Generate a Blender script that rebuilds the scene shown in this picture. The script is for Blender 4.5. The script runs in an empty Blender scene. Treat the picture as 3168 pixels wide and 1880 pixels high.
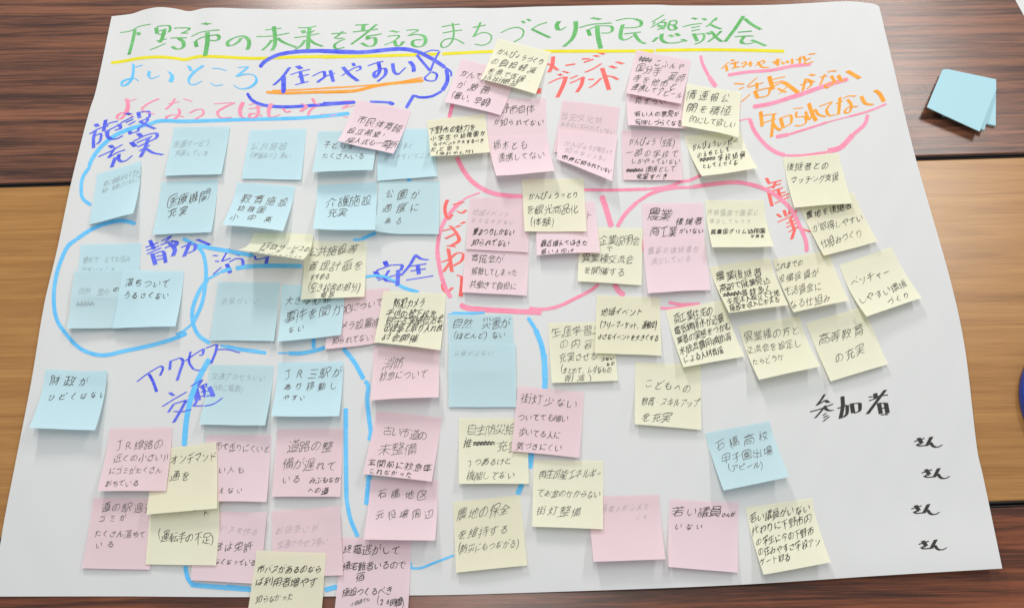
import bpy, math, random
import numpy as np
from mathutils import Matrix

# ------------------------------------------------------------------ camera
sc = bpy.context.scene
COL = sc.collection
FPX = 2800.0                       # focal length in pixels of the 3168 px wide photograph
CA, CB, CC = 0.416069, -0.012934, -0.007214
CP = np.array([0.558322, -0.119031, 1.013187])
def _rx(a):
    c, s = math.cos(a), math.sin(a); return np.array([[1,0,0],[0,c,-s],[0,s,c]])
def _rz(a):
    c, s = math.cos(a), math.sin(a); return np.array([[c,-s,0],[s,c,0],[0,0,1]])
CR = _rz(CB) @ _rx(CA) @ _rz(CC)
cam_d = bpy.data.cameras.new('camera')
cam = bpy.data.objects.new('camera', cam_d); COL.objects.link(cam)
cam_d.sensor_width = 36.0; cam_d.lens = FPX/3168*36.0; cam_d.clip_start = 0.05; cam_d.clip_end = 50
M = np.eye(4); M[:3,:3] = CR; M[:3,3] = CP
cam.matrix_world = Matrix(M.tolist())
sc.camera = cam
sc.render.resolution_x = 1024; sc.render.resolution_y = 607

# ------------------------------------------------------------------ light
world = bpy.data.worlds.new('World'); sc.world = world; world.use_nodes = True
bg = world.node_tree.nodes['Background']
bg.inputs[0].default_value = (0.86, 0.93, 1.0, 1); bg.inputs[1].default_value = 0.40
sc.view_settings.view_transform = 'Standard'; sc.view_settings.look = 'None'
sc.view_settings.gamma = 1; sc.view_settings.use_curve_mapping = False
sc.view_settings.exposure = 0.15
def tube(name, loc, power, sx=0.28, sy=1.2, color=(1.0,0.97,0.93)):
    l = bpy.data.lights.new(name, 'AREA'); l.shape = 'RECTANGLE'; l.size = sx; l.size_y = sy
    l.energy = power; l.color = color
    o = bpy.data.objects.new(name, l); COL.objects.link(o); o.location = loc
tube('ceiling_or_fill_lamp', (-0.26, 3.30, 1.9), 66, 0.20, 1.6)
tube('ceiling_or_fill_lamp', (2.08, 2.10, 1.9), 27, 0.20, 1.8)
tube('ceiling_or_fill_lamp', (0.50, 0.60, 2.3), 16, 0.3, 1.4)  # added fill lamp, not a real fixture: evens the light over the sheet

random.seed(7)
RNG = random.Random(11)

# ------------------------------------------------------------------ pixels of the photograph -> points on a level at height z
def ray(px, py, z=0.0):
    d = CR @ np.array([(px-1584)/FPX, -(py-940)/FPX, -1.0])
    t = (z-CP[2])/d[2]
    return CP[0]+d[0]*t, CP[1]+d[1]*t
TILE = dict(A0=(300,0),A1=(1000,0),A2=(1700,0),A3=(2368,0),B0=(0,300),B1=(700,330),B2=(1300,330),B3=(2000,330),
            C0=(0,700),C1=(700,700),C2=(1400,700),C3=(2100,700),D0=(0,1100),D1=(700,1100),D2=(1400,1100),D3=(2200,1100),
            E0=(0,1405),E1=(700,1405),E2=(1400,1405),EM=(1900,1405),E3=(2368,1405))
K = 3.124
def px(tile, x, y):
    o = TILE[tile]; return (o[0]+x/K, o[1]+y/K)

# ------------------------------------------------------------------ materials
def lin(c):
    return tuple(((v/255)/12.92 if v/255 <= 0.04045 else ((v/255+0.055)/1.055)**2.4) for v in c)
def new_mat(name):
    m = bpy.data.materials.new(name); m.use_nodes = True
    nt = m.node_tree; nt.nodes.clear()
    out = nt.nodes.new('ShaderNodeOutputMaterial')
    return m, nt, out
def bsdf(nt, rough=0.6, spec=0.3):
    b = nt.nodes.new('ShaderNodeBsdfPrincipled'); b.inputs['Roughness'].default_value = rough
    b.inputs['Specular IOR Level'].default_value = spec; return b
def to_px(X, Y, Z):
    X, Y, Z = [np.asarray(a, float) for a in (X, Y, Z)]
    q = np.stack([X-CP[0], Y-CP[1], Z-CP[2]], -1) @ CR
    return 1584+FPX*q[..., 0]/-q[..., 2], 940-FPX*q[..., 1]/-q[..., 2]
def paper_mat(name, rgb, transl=0.16, fibre=0.03):
    m, nt, out = new_mat(name); b = bsdf(nt, 0.75, 0.15)
    tc = nt.nodes.new('ShaderNodeTexCoord'); n = nt.nodes.new('ShaderNodeTexNoise')
    n.inputs['Scale'].default_value = 9; n.inputs['Detail'].default_value = 5
    nt.links.new(tc.outputs['Object'], n.inputs['Vector'])
    mx = nt.nodes.new('ShaderNodeMix'); mx.data_type = 'RGBA'
    c = lin(rgb)
    mx.inputs['A'].default_value = (*[v*(1-fibre) for v in c], 1)
    mx.inputs['B'].default_value = (*[min(1, v*(1+fibre)) for v in c], 1)
    nt.links.new(n.outputs['Fac'], mx.inputs['Factor'])
    nt.links.new(mx.outputs['Result'], b.inputs['Base Color'])
    n2 = nt.nodes.new('ShaderNodeTexNoise'); n2.inputs['Scale'].default_value = 700
    bp = nt.nodes.new('ShaderNodeBump'); bp.inputs['Strength'].default_value = 0.06; bp.inputs['Distance'].default_value = 0.0002
    nt.links.new(tc.outputs['Object'], n2.inputs['Vector']); nt.links.new(n2.outputs['Fac'], bp.inputs['Height'])
    nt.links.new(bp.outputs['Normal'], b.inputs['Normal'])
    t = nt.nodes.new('ShaderNodeBsdfTranslucent'); nt.links.new(mx.outputs['Result'], t.inputs['Color'])
    ms = nt.nodes.new('ShaderNodeMixShader'); ms.inputs[0].default_value = transl
    nt.links.new(b.outputs[0], ms.inputs[1]); nt.links.new(t.outputs[0], ms.inputs[2])
    nt.links.new(ms.outputs[0], out.inputs['Surface'])
    return m
def ink_mat(name, rgb, rough=0.55, mottle=0.12, scale=60):
    m, nt, out = new_mat(name); b = bsdf(nt, rough, 0.2)
    tc = nt.nodes.new('ShaderNodeTexCoord'); n = nt.nodes.new('ShaderNodeTexNoise')
    n.inputs['Scale'].default_value = scale; n.inputs['Detail'].default_value = 4
    nt.links.new(tc.outputs['Object'], n.inputs['Vector'])
    mx = nt.nodes.new('ShaderNodeMix'); mx.data_type = 'RGBA'; c = lin(rgb)
    mx.inputs['A'].default_value = (*[v*(1-mottle) for v in c], 1)
    mx.inputs['B'].default_value = (*[min(1, v*(1+mottle)) for v in c], 1)
    nt.links.new(n.outputs['Fac'], mx.inputs['Factor']); nt.links.new(mx.outputs['Result'], b.inputs['Base Color'])
    nt.links.new(b.outputs[0], out.inputs['Surface'])
    return m
def wood_mat(name, ramp, across, rough, seed, fine=0.35, contrast=1.0, tilt=0.0):
    m, nt, out = new_mat(name); b = bsdf(nt, rough, 0.5)
    L = nt.links.new
    tc = nt.nodes.new('ShaderNodeTexCoord')
    def noise(sx, sy, detail=6, dist=0.0, off=0.0, rgh=0.55):
        mp = nt.nodes.new('ShaderNodeMapping'); mp.inputs['Scale'].default_value = (sx, sy, 1)
        mp.inputs['Location'].default_value = (off+seed, seed*2.3+off, 0); mp.inputs['Rotation'].default_value = (0, 0, math.radians(tilt)*min(1, 1/sy*20))
        L(tc.outputs['Object'], mp.inputs['Vector'])
        n = nt.nodes.new('ShaderNodeTexNoise'); n.inputs['Scale'].default_value = 1; n.inputs['Detail'].default_value = detail
        n.inputs['Distortion'].default_value = dist; n.inputs['Roughness'].default_value = rgh
        L(mp.outputs[0], n.inputs['Vector']); return n
    big = noise(1.7, across, 8, 1.0, 0, 0.68)
    mid = noise(3.2, across*2.7, 8, 1.0, 5, 0.68)
    thin = noise(14, across*15, 4, 0.3, 9, 0.7)
    def mth(op, a, b_):
        n = nt.nodes.new('ShaderNodeMath'); n.operation = op
        for i, v in enumerate((a, b_)):
            if isinstance(v, (int, float)): n.inputs[i].default_value = v
            else: L(v, n.inputs[i])
        return n.outputs[0]
    s = mth('ADD', mth('MULTIPLY', big.outputs['Fac'], 0.55*contrast), mth('MULTIPLY', mid.outputs['Fac'], 0.45*contrast))
    s = mth('ADD', s, mth('MULTIPLY', mth('SUBTRACT', thin.outputs['Fac'], 0.5), fine))
    s = mth('ADD', s, 0.5-0.5*contrast)
    cr = nt.nodes.new('ShaderNodeValToRGB')
    els = cr.color_ramp.elements
    while len(els) < len(ramp): els.new(0.5)
    for e, (p, c) in zip(els, ramp): e.position = p; e.color = (*lin(c), 1)
    L(s, cr.inputs[0]); L(cr.outputs[0], b.inputs['Base Color'])
    # scratches and dull spots in the laminate
    sm = noise(4, 6, 6, 0.0, 3)
    r = mth('ADD', mth('MULTIPLY', sm.outputs['Fac'], 0.16), rough-0.08); L(r, b.inputs['Roughness'])
    bp = nt.nodes.new('ShaderNodeBump'); bp.inputs['Strength'].default_value = 0.12; bp.inputs['Distance'].default_value = 0.0003
    L(thin.outputs['Fac'], bp.inputs['Height']); L(bp.outputs[0], b.inputs['Normal'])
    L(b.outputs[0], out.inputs['Surface'])
    return m
def plain_mat(name, rgb, rough=0.4, spec=0.5):
    m, nt, out = new_mat(name); b = bsdf(nt, rough, spec); b.inputs['Base Color'].default_value = (*lin(rgb), 1)
    nt.links.new(b.outputs[0], out.inputs['Surface']); return m

def marker_mat(name, rgb, mottle=0.10):
    """felt marker dye: blotches of a few millimetres and fine dry streaks"""
    m, nt, out = new_mat(name); L = nt.links.new; b = bsdf(nt, 0.6, 0.12)
    tc = nt.nodes.new('ShaderNodeTexCoord'); f = []
    for sc_, rot, st in ((38, 0.0, (1, 1, 1)), (130, 0.5, (1, 5, 1))):
        mp = nt.nodes.new('ShaderNodeMapping'); mp.inputs['Scale'].default_value = st; mp.inputs['Rotation'].default_value = (0, 0, rot)
        n = nt.nodes.new('ShaderNodeTexNoise'); n.inputs['Scale'].default_value = sc_; n.inputs['Detail'].default_value = 6
        L(tc.outputs['Object'], mp.inputs['Vector']); L(mp.outputs[0], n.inputs['Vector']); f.append(n.outputs['Fac'])
    ad = nt.nodes.new('ShaderNodeMath'); ad.operation = 'ADD'; L(f[0], ad.inputs[0]); L(f[1], ad.inputs[1])
    mr = nt.nodes.new('ShaderNodeMapRange'); mr.inputs['From Min'].default_value = 0.75; mr.inputs['From Max'].default_value = 1.25
    L(ad.outputs[0], mr.inputs['Value'])
    c = lin(rgb); mx = nt.nodes.new('ShaderNodeMix'); mx.data_type = 'RGBA'
    mx.inputs['A'].default_value = (*[v**(1+mottle*1.6)*(1-mottle*0.5) for v in c], 1)
    mx.inputs['B'].default_value = (*[min(1, v**(1-mottle)) for v in c], 1)
    L(mr.outputs[0], mx.inputs['Factor']); L(mx.outputs['Result'], b.inputs['Base Color']); L(b.outputs[0], out.inputs['Surface'])
    return m
PAPER = paper_mat('white_paper', (228,228,226), 0.05, 0.012)
NOTE_RGB = dict(b=(206,235,241), p=(246,221,226), y=(245,242,215))
NOTE = {k: [paper_mat('note_paper_'+k, tuple(min(252, c*g+w) for c, w in zip(v, wm)), 0.17, 0.018) for g, wm in ((1.0,(0,0,0)), (0.99,(1,-1,-2)), (1.01,(0,0,1)))] for k, v in NOTE_RGB.items()}
PEN = ink_mat('black_ballpoint', (92,89,86), 0.5, 0.25, 300)
PEN2 = ink_mat('black_felt_pen', (66,63,60), 0.5, 0.2, 300)
PENCIL = {k: ink_mat('pencil_on_'+k, tuple(int(v*0.66+120*0.34) for v in NOTE_RGB[k]), 0.6, 0.10, 500) for k in NOTE_RGB}
MID = {k: ink_mat('soft_pencil_on_'+k, tuple(int(v*0.35+90*0.65) for v in NOTE_RGB[k]), 0.6, 0.2, 400) for k in NOTE_RGB}
INK = dict(G=marker_mat('green_marker', (116,192,116), 0.16), Y=marker_mat('yellow_marker', (238,226,52)), L=marker_mat('light_blue_marker', (116,205,255)),
           P=marker_mat('pink_marker', (255,156,182)), B=marker_mat('blue_marker', (98,112,242), 0.2), O=marker_mat('orange_marker', (255,170,66)),
           R=marker_mat('red_marker', (255,120,114)), K=ink_mat('black_marker', (58,58,54), mottle=0.3))
PENS = [ink_mat('black_ballpoint', c, 0.5, 0.3, 300) for c in ((78,76,74), (96,93,88), (110,106,100))]

# ------------------------------------------------------------------ helpers
def mesh_obj(name, verts, faces, mat, parent=None, smooth=True, origin=None):
    v = np.asarray(verts, float)
    if origin is None: origin = np.zeros(3)
    me = bpy.data.meshes.new(name); me.from_pydata((v-origin).tolist(), [], faces); me.update()
    if mat is not None: me.materials.append(mat)
    if smooth: me.polygons.foreach_set('use_smooth', [True]*len(me.polygons))
    o = bpy.data.objects.new(name, me); COL.objects.link(o)
    if parent is not None:
        o.parent = parent; o.location = (origin - np.array(parent.location)).tolist()
    else: o.location = origin.tolist()
    return o
def tag(o, label=None, cat=None, group=None, kind=None):
    if label: o['label'] = label
    if cat: o['category'] = cat
    if group: o['group'] = group
    if kind: o['kind'] = kind
    return o
def catmull(pts, step):
    P = np.asarray(pts, float)
    if len(P) == 2:
        n = max(2, int(np.linalg.norm(P[1]-P[0])/step)+1)
        t = np.linspace(0, 1, n)[:, None]; return P[0]*(1-t)+P[1]*t
    Q = np.vstack([2*P[0]-P[1], P, 2*P[-1]-P[-2]]); out = []
    for i in range(1, len(Q)-2):
        p0, p1, p2, p3 = Q[i-1:i+3]
        d = [max(1e-6, np.linalg.norm(b-a))**0.5 for a, b in ((p0,p1),(p1,p2),(p2,p3))]
        t0, t1 = 0, d[0]; t2 = t1+d[1]; t3 = t2+d[2]
        n = max(2, int(np.linalg.norm(p2-p1)/step)+1)
        for t in np.linspace(t1, t2, n)[:-1]:
            A1 = (t1-t)/(t1-t0)*p0+(t-t0)/(t1-t0)*p1; A2 = (t2-t)/(t2-t1)*p1+(t-t1)/(t2-t1)*p2; A3 = (t3-t)/(t3-t2)*p2+(t-t2)/(t3-t2)*p3
            B1 = (t2-t)/(t2-t0)*A1+(t-t0)/(t2-t0)*A2; B2 = (t3-t)/(t3-t1)*A2+(t-t1)/(t3-t1)*A3
            out.append((t2-t)/(t2-t1)*B1+(t-t1)/(t2-t1)*B2)
    out.append(P[-1]); return np.array(out)
def ribbon(path, w, nib=None, minw=0.0, taper=False):
    """left and right edge of a stroke; nib = angle of a chisel tip, None = round tip"""
    T = np.gradient(path, axis=0); T /= (np.linalg.norm(T, axis=1)[:, None]+1e-9)
    N = np.stack([-T[:,1], T[:,0]], 1)
    if nib is None:
        h = np.full(len(path), w/2.0)
    else:
        nv = np.array([math.cos(nib), math.sin(nib)])*w
        h = np.maximum(np.abs(N@nv), minw)/2
        if len(h) > 4:
            k = np.array([1,2,1])/4.0; hp = np.pad(h, 1, mode='edge'); h = np.convolve(hp, k, 'valid')
    A = path+N*h[:, None]; B = path-N*h[:, None]
    if nib is not None and len(path) > 3:
        nv = nv/2
        for i, sgn in ((0, 1), (-1, 1)):
            s = np.sign(N[i]@nv) or 1
            if abs(N[i]@nv) > 0.25*w/2:
                A[i] = path[i]+nv*s; B[i] = path[i]-nv*s
    elif nib is None and taper:
        for i in (0, -1):
            A[i] = path[i]+(A[i]-path[i])*0.45; B[i] = path[i]+(B[i]-path[i])*0.45
    return A, B

# ------------------------------------------------------------------ the large sheet: height over the table
def paper_h(x, y):
    x = np.asarray(x, float); y = np.asarray(y, float)
    g = lambda c, s: np.exp(-((x-c)/s)**2)
    top = np.exp(-np.clip(0.80-y, 0, None)/0.13)
    h = 0.0027 + 0*x
    h = h + top*(0.0080*g(0.075, 0.030)+0.0052*g(0.150, 0.022)+0.0022*g(0.26, 0.05)+0.0018*g(0.52, 0.08)+0.0022*g(0.86, 0.05))
    h = h + 0.0030*np.exp(-((x-1.10)/0.06)**2)*np.exp(-((y-0.70)/0.16)**2)
    h = h + 0.0110*np.exp(-((x-1.10)/0.16)**2-((y-0.0)/0.055)**2)
    h = h + 0.0040*np.exp(-((x-0.80)/0.2)**2-((y-0.0)/0.04)**2)
    h = h + 0.0035*np.exp(-((x-0.0)/0.03)**2-((y-0.45)/0.2)**2)
    # the old roll of the paper: faint long waves
    h = h + 0.00034*np.sin(x*83+3*np.sin(y*9))*np.sin(y*47+2*np.sin(x*13)) + 0.00020*np.sin(x*140-y*60+1.5*np.sin(y*21))
    h = h + 0.0006*np.sin(x*31+0.6*np.sin(y*5)) + 0.0005*np.sin(x*17+2+y*2) + 0.0004*np.sin(y*13+x*3)
    return h
def on_paper(u, v):
    z = 0.0
    for _ in range(4):
        x, y = ray(u, v, z); z = float(paper_h(x, y))
    return np.array([x, y, z])
def edge_world(pts, n):
    P = catmull(pts, 6); s = np.concatenate([[0], np.cumsum(np.linalg.norm(np.diff(P, axis=0), axis=1))]); s /= s[-1]
    t = np.linspace(0, 1, n); return np.array([on_paper(np.interp(a, s, P[:,0]), np.interp(a, s, P[:,1])) for a in t])
NX, NY = 240, 170
top_e = edge_world([px('A0',142,160), px('A0',250,148), px('A0',350,133), px('A0',450,98), px('A0',600,72), px('A0',760,86), px('A0',890,111), px('A0',1050,81), px('A0',1490,88),
                    px('A0',2100,99), px('A1',400,92), px('A1',1350,80), px('A1',1600,82), px('A2',0,64), px('A2',1060,49), px('A2',1190,55), px('A3',0,51), px('A3',400,34), px('A3',800,15), px('A3',1000,33), px('A3',1080,50), px('A3',1100,66)], NX)
bot_e = edge_world([(-30,1844), px('E0',0,1371), px('E0',1200,1369), px('E0',2400,1376), px('E1',1780,1360), px('E2',0,1355), px('E2',1000,1325), px('E2',2200,1283), px('E3',0,1243), px('E3',1100,1170), px('E3',2290,1100)], NX)
left_e = edge_world([px('A0',142,160), px('A0',0,830), px('B0',910,0), px('B0',875,100), px('B0',690,820), px('B0',550,1484), px('C0',430,740), px('C0',305,1484), px('E0',165,0), px('E0',40,640), px('E0',5,850), (-18,1770), (-30,1844)], NY)
right_e = edge_world([px('A3',1100,66), px('A3',1250,700), px('A3',1440,1484), (2945,885), (2984,1069), px('E3',2055,0), px('E3',2095,170), px('E3',2290,1100)], NY)
def coons():
    u = np.linspace(0, 1, NX)[None, :, None]; v = np.linspace(0, 1, NY)[:, None, None]
    T, Bm, Lf, Rt = top_e[None], bot_e[None], left_e[:, None], right_e[:, None]
    S = (1-v)*T+v*Bm+(1-u)*Lf+u*Rt-((1-u)*(1-v)*top_e[0]+u*(1-v)*top_e[-1]+(1-u)*v*bot_e[0]+u*v*bot_e[-1])
    return S
S = coons(); S[:, :, 2] = paper_h(S[:, :, 0], S[:, :, 1])
def grid_faces(nx, ny, off=0):
    return [(off+j*nx+i, off+(j+1)*nx+i, off+(j+1)*nx+i+1, off+j*nx+i+1) for j in range(ny-1) for i in range(nx-1)]
sheet = mesh_obj('paper_sheet', S.reshape(-1, 3), grid_faces(NX, NY), PAPER, origin=np.array([0.545, 0.39, 0.0]))
tag(sheet, 'large white paper sheet with green handwritten Japanese title, covered in sticky notes', 'paper sheet')

STROKE_N = [0]
def ink_on_paper(name, mat, strokes, nibdeg=-14, minw=7, label=None):
    """strokes: list of (width, [(px,py)...], round?) in photo pixels"""
    if name.startswith('marker_') and len(strokes) > 1:
        for st in strokes: o = ink_on_paper(name, mat, [st], nibdeg, minw, label)
        return o
    V = []; F = []
    for w, pts, rnd in strokes:
        path = catmull(pts, 3.0)
        A, B = ribbon(path, w*1.12/K, None if rnd else math.radians(nibdeg), minw/K, taper=rnd)
        STROKE_N[0] += 1; zo = 0.00016+0.000010*(STROKE_N[0] % 22)
        b = len(V)
        for i, (a, c) in enumerate(zip(A, B)):
            for q in (a, c):
                p = on_paper(*q); p[2] += zo+i*4e-7; V.append(p)
        for i in range(len(A)-1): F.append((b+2*i, b+2*i+1, b+2*i+3, b+2*i+2))
    o = mesh_obj(name, V, F, mat, sheet, origin=np.array(sheet.location))
    if label: o['label'] = label
    return o
def parse(txt, dx=0, dy=0, rnd=False):
    """'A0;w: x,y x,y | x,y ...' lines"""
    out = []
    for line in txt.strip().splitlines():
        head, body = line.split(':'); tl, w = head.strip().split(';')
        for st in body.split('|'):
            st = st.strip()
            ww = float(w)
            if st.startswith('w'): a, st = st.split(' ', 1); ww = float(a[1:])
            pts = [px(tl, float(a.split(',')[0])+dx, float(a.split(',')[1])+dy) for a in st.split()]
            out.append((ww, pts, rnd))
    return out
# ------------------------------------------------------------------ marker lettering, stroke by stroke
TITLE = '''
A0;30: w22 225,318 330,300 400,262 520,235|w30 368,288 345,400 310,530|w36 398,314 406,342
A0;34: 572,270 582,328|w26 578,262 640,250 702,256 708,290 692,314|w36 655,282 635,360 610,412|w20 600,300 665,292|w20 590,335 670,330|w20 575,400 675,378|w22 510,485 590,455 660,422
A0;28: 745,275 830,272 896,277 865,302 822,322|w18 810,324 882,322|w20 710,370 790,368 870,368|w36 790,374 832,405 838,445 805,475 760,472 730,452
A0;30: w52 1030,228 1084,238|w18 915,355 1000,315 1090,300 1185,292|w34 952,405 964,455|w20 940,412 1000,370 1100,345|w34 1100,345 1165,343 1182,370 1150,394 1090,392|w40 1066,315 1068,400 1046,545
A0;36: 1392,372 1370,402 1310,440 1268,440 1264,412 1330,367 1410,352 1462,385 1470,430 1455,482
A0;34: w18 1625,292 1700,285 1785,275|w18 1540,357 1700,350 1860,322|w36 1710,258 1720,350 1718,440 1692,490|w30 1690,390 1650,440 1600,487|w32 1745,370 1790,405 1925,460
A0;30: w18 1945,270 2030,270 2120,255|w40 1988,297 2006,322|w24 2098,298 2062,320|w18 1905,367 2000,355 2150,325|w36 2055,268 2045,370 2040,475|w30 2010,390 1975,440 1920,480|w30 2050,380 2100,420 2180,450
A1;26: w16 75,330 140,325 225,322|w26 185,308 150,340 112,368|w18 112,370 150,375 195,368|w28 215,378 150,405 108,445 125,472 205,460
A1;34: w16 310,245 380,242 440,238|w36 390,237 385,298|w18 285,312 400,300 530,283|w32 512,240 400,335 275,428|w18 420,352 500,342 565,328|w38 432,350 430,384|w34 440,374 498,372 508,405 480,445 425,446 370,418
A1;24: w40 652,300 725,314|w22 620,355 700,345 735,352 680,400 590,437|w32 688,396 705,442 742,442 775,405
A1;30: w22 805,295 880,290 918,294 870,322 820,348|w34 830,346 910,336 975,355 990,395 965,442 905,455 862,430 870,400 915,386 950,390
A1;13: 1145,262 1240,245 1322,235|1155,322 1250,305 1345,293|w17 1250,225 1262,320 1245,400 1200,450 1150,460 1138,430 1165,392 1230,375 1290,385 1360,425
A1;16: w12 1445,268 1500,258 1570,245|w20 1520,220 1490,290 1450,360|w14 1450,360 1520,322 1580,320 1625,352 1608,410 1540,440 1465,428
A1;12: w16 1715,320 1800,280 1890,270 1935,300 1920,360 1840,410|w26 1922,206 1946,226|w26 1972,187 2000,205
A1;24: w22 2165,218 2080,245 2018,282|w32 2020,286 2100,325 2190,366
A1;36: w40 2278,210 2256,250 2270,292|w14 2270,294 2300,290 2348,262|w40 2438,208 2442,270 2410,370 2330,450
A2;34: w46 410,175 490,190|w16 290,270 400,240 600,225|w34 370,288 392,348|w16 385,286 450,258 540,250|w30 540,250 600,262 608,290 580,318 500,322|w42 460,248 470,360 495,472
A2;30: w14 640,203 740,182 830,184|w34 830,186 885,215 880,250 830,270|w14 720,272 800,270 840,268|w36 708,240 690,310 690,370 720,388 770,375|w22 770,375 805,350|w14 720,330 800,322 885,312|w32 822,328 845,370 885,408 925,424
A2;22: 1105,145 1050,180 990,215|1118,190 1050,228 982,270|w16 1020,215 1000,240|w22 1062,222 1120,222 1110,262 1040,290|w24 1050,240 1105,285|w18 1040,262 1115,248|w20 1158,206 1225,206 1222,236 1150,246|w22 1165,208 1148,270 1170,292 1228,284|w30 1205,250 1228,282
A2;26: w32 1002,404 1040,366|w34 1086,330 1082,378 1120,412 1220,416 1290,400|w34 1280,382 1322,402|w36 1158,340 1192,358|w36 1222,324 1252,350
A2;26: w34 1378,176 1424,188|w14 1285,262 1380,240 1475,228|w18 1370,272 1455,256|w18 1372,302 1455,286|w32 1392,328 1428,400|w24 1405,338 1488,332 1492,370 1460,408 1402,430
A2;30: w32 1482,180 1512,198|w34 1600,178 1615,195|w24 1598,186 1555,230 1515,262|w32 1556,240 1600,262 1658,282|w34 1520,318 1552,334|w30 1660,302 1610,350 1535,405|w30 1590,345 1620,372 1665,405|w26 1560,304 1596,342
A2;36: w38 1872,160 1800,270 1700,402|w34 1885,182 1950,235 2042,288|w16 1820,315 1880,310 1955,303|w16 1790,358 1880,352 1970,350|w34 1878,358 1852,405 1870,424|w20 1868,424 1920,426 1985,410|w34 1952,388 2090,445
'''
ink_on_paper('title_lettering', INK['G'], parse(TITLE), -10, 9, 'green brush-marker title across the top of the sheet')
YL = '''
A0;26: 135,610 250,595 400,567 600,553 750,565 850,578 930,560 1000,548 1200,552 1500,566 2000,552 2499,548
A1;26: -10,556 600,541 1130,525
A1;26: 1148,524 1650,500 2200,498 2499,499
A2;27: -10,498 500,497 1010,495
A2;27: 1022,490 1500,484 1900,488 2270,498
'''
ink_on_paper('title_underline', INK['Y'], parse(YL, rnd=True), label='long yellow marker line under the title')
GOOD = '''
A0;30: w24 352,618 352,690 335,765 285,820 240,830 245,795 310,765 370,762 398,785|w14 370,652 440,630
A0;30: w28 508,690 500,735 525,765|w12 525,765 605,733|w38 698,696 728,740 710,795
A0;30: w38 888,638 912,688|w24 1030,635 940,700 888,770 900,815 950,818|w12 950,818 1015,787
A0;26: w20 1118,665 1180,662|w26 1180,664 1255,685|w24 1098,805 1140,830|w16 1140,832 1215,820
A0;26: w16 1362,655 1465,646|w18 1462,650 1400,700 1345,740|w24 1345,740 1450,718 1525,735 1542,785 1480,845 1380,858 1322,825
'''
ink_on_paper('heading_lettering', INK['L'], parse(GOOD), 20, 8, 'light blue marker heading below the title')
HOPE = '''
A0;30: w38 290,955 300,1030 278,1100|w26 278,1100 225,1150 192,1145 210,1108 270,1090 342,1125|w12 310,980 385,958
A0;28: w22 600,955 500,1000 432,1050|w30 430,1055 475,1085 560,1105
A0;24: w12 690,1005 800,985|w20 755,955 720,1010 665,1058|w36 836,958 922,982|w26 790,1050 800,1090 750,1150 685,1165 668,1140 730,1112 840,1132
A0;20: 895,1095 970,1060 1025,1065 1028,1100 950,1155
A0;24: w14 1130,1007 1230,998 1335,995|w26 1325,998 1230,1040 1165,1090 1190,1135 1235,1142|w14 1235,1140 1305,1135
A0;30: w36 1412,990 1385,1060 1392,1120 1430,1142|w12 1470,1015 1530,1000|w12 1465,1055 1590,1035|w30 1550,1022 1560,1090 1530,1135 1475,1135 1482,1105 1540,1100 1602,1125
A0;28: w34 1688,1002 1660,1070 1670,1128 1700,1134|w14 1700,1134 1770,1108
A0;26: w30 1800,1050 1830,1085 1868,1075|w34 1975,1002 2022,1030 1970,1078
A0;24: w28 2085,952 2108,1000 2150,1012|w24 2150,1010 2060,1070 2045,1115 2100,1128|w14 2100,1128 2190,1100
A0;20: w14 2225,990 2310,990|w24 2210,1100 2250,1122|w14 2250,1122 2320,1105
A0;20: w14 2370,980 2480,975|w18 2480,978 2370,1050|w14 2370,1050 2490,1022|w24 2380,1128 2430,1138
'''
ink_on_paper('heading_lettering', INK['P'], parse(HOPE), 10, 8, 'pink marker heading, third line of the sheet')
BUB = '''
A0;32: 1572,652 1620,600 1720,545 1850,512 2100,495 2499,505
A1;32: -5,498 350,508 760,476 900,500 1050,570 1180,655
A1;18: 1180,655 1235,700 1236,742
A1;34: 1190,668 1200,780 1150,880
A1;20: 1150,880 1050,932 930,942 880,925
A1;28: 876,920 800,1048
A0;26: 1450,902 1500,970 1600,1015 1800,1035 2100,1020 2499,990
A1;26: -5,1003 150,998 310,990
A1;18: 450,985 600,990 690,1005
A1;30: 630,990 680,1010
'''
ink_on_paper('marker_outline', INK['B'], parse(BUB, rnd=True), label='blue speech bubble outline around the blue heading')
LIVE = '''
A0;38: w34 1862,655 1790,750 1710,823|w42 1805,745 1803,905|w44 1936,640 1975,668|w14 1870,725 1960,695 2060,672|w14 1940,748 2050,720|w34 1965,700 1988,800|w14 1915,822 2045,790
A0;28: w16 2080,740 2150,705 2195,690|w30 2195,692 2200,740 2135,800|w22 2128,790 2200,745 2300,710|w32 2255,682 2285,792
A1;32: w16 178,735 280,670 350,640|w26 350,640 362,665 320,690|w36 190,650 250,720 335,785|w30 287,612 302,640
A1;30: w14 430,640 500,615 582,595|w34 532,598 545,690 505,750 490,715 540,675 600,670 600,720 530,788
A1;30: w32 670,615 688,700 725,725|w20 725,725 795,655|w36 835,595 870,640 876,695
A1;16: 1118,492 1040,490 980,512 905,535|w26 905,535 960,600 1035,690|w22 1122,500 1070,600 1035,690|w22 1040,698 982,760 1005,780 1080,778 1098,722 1050,695
'''
ink_on_paper('heading_lettering', INK['B'], parse(LIVE), -12, 10, 'thick blue marker heading inside the speech bubble')
OU = '''
A0;22: 1635,892 1800,902 2000,897 2499,880
A0;14: 1690,878 1900,872 2499,838
A1;26: -5,893 300,880 560,822 970,780
A1;12: -5,853 400,830 700,800 960,750
'''
ink_on_paper('marker_underline', INK['O'], parse(OU, rnd=True), label='double orange underline below the blue heading')
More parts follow.
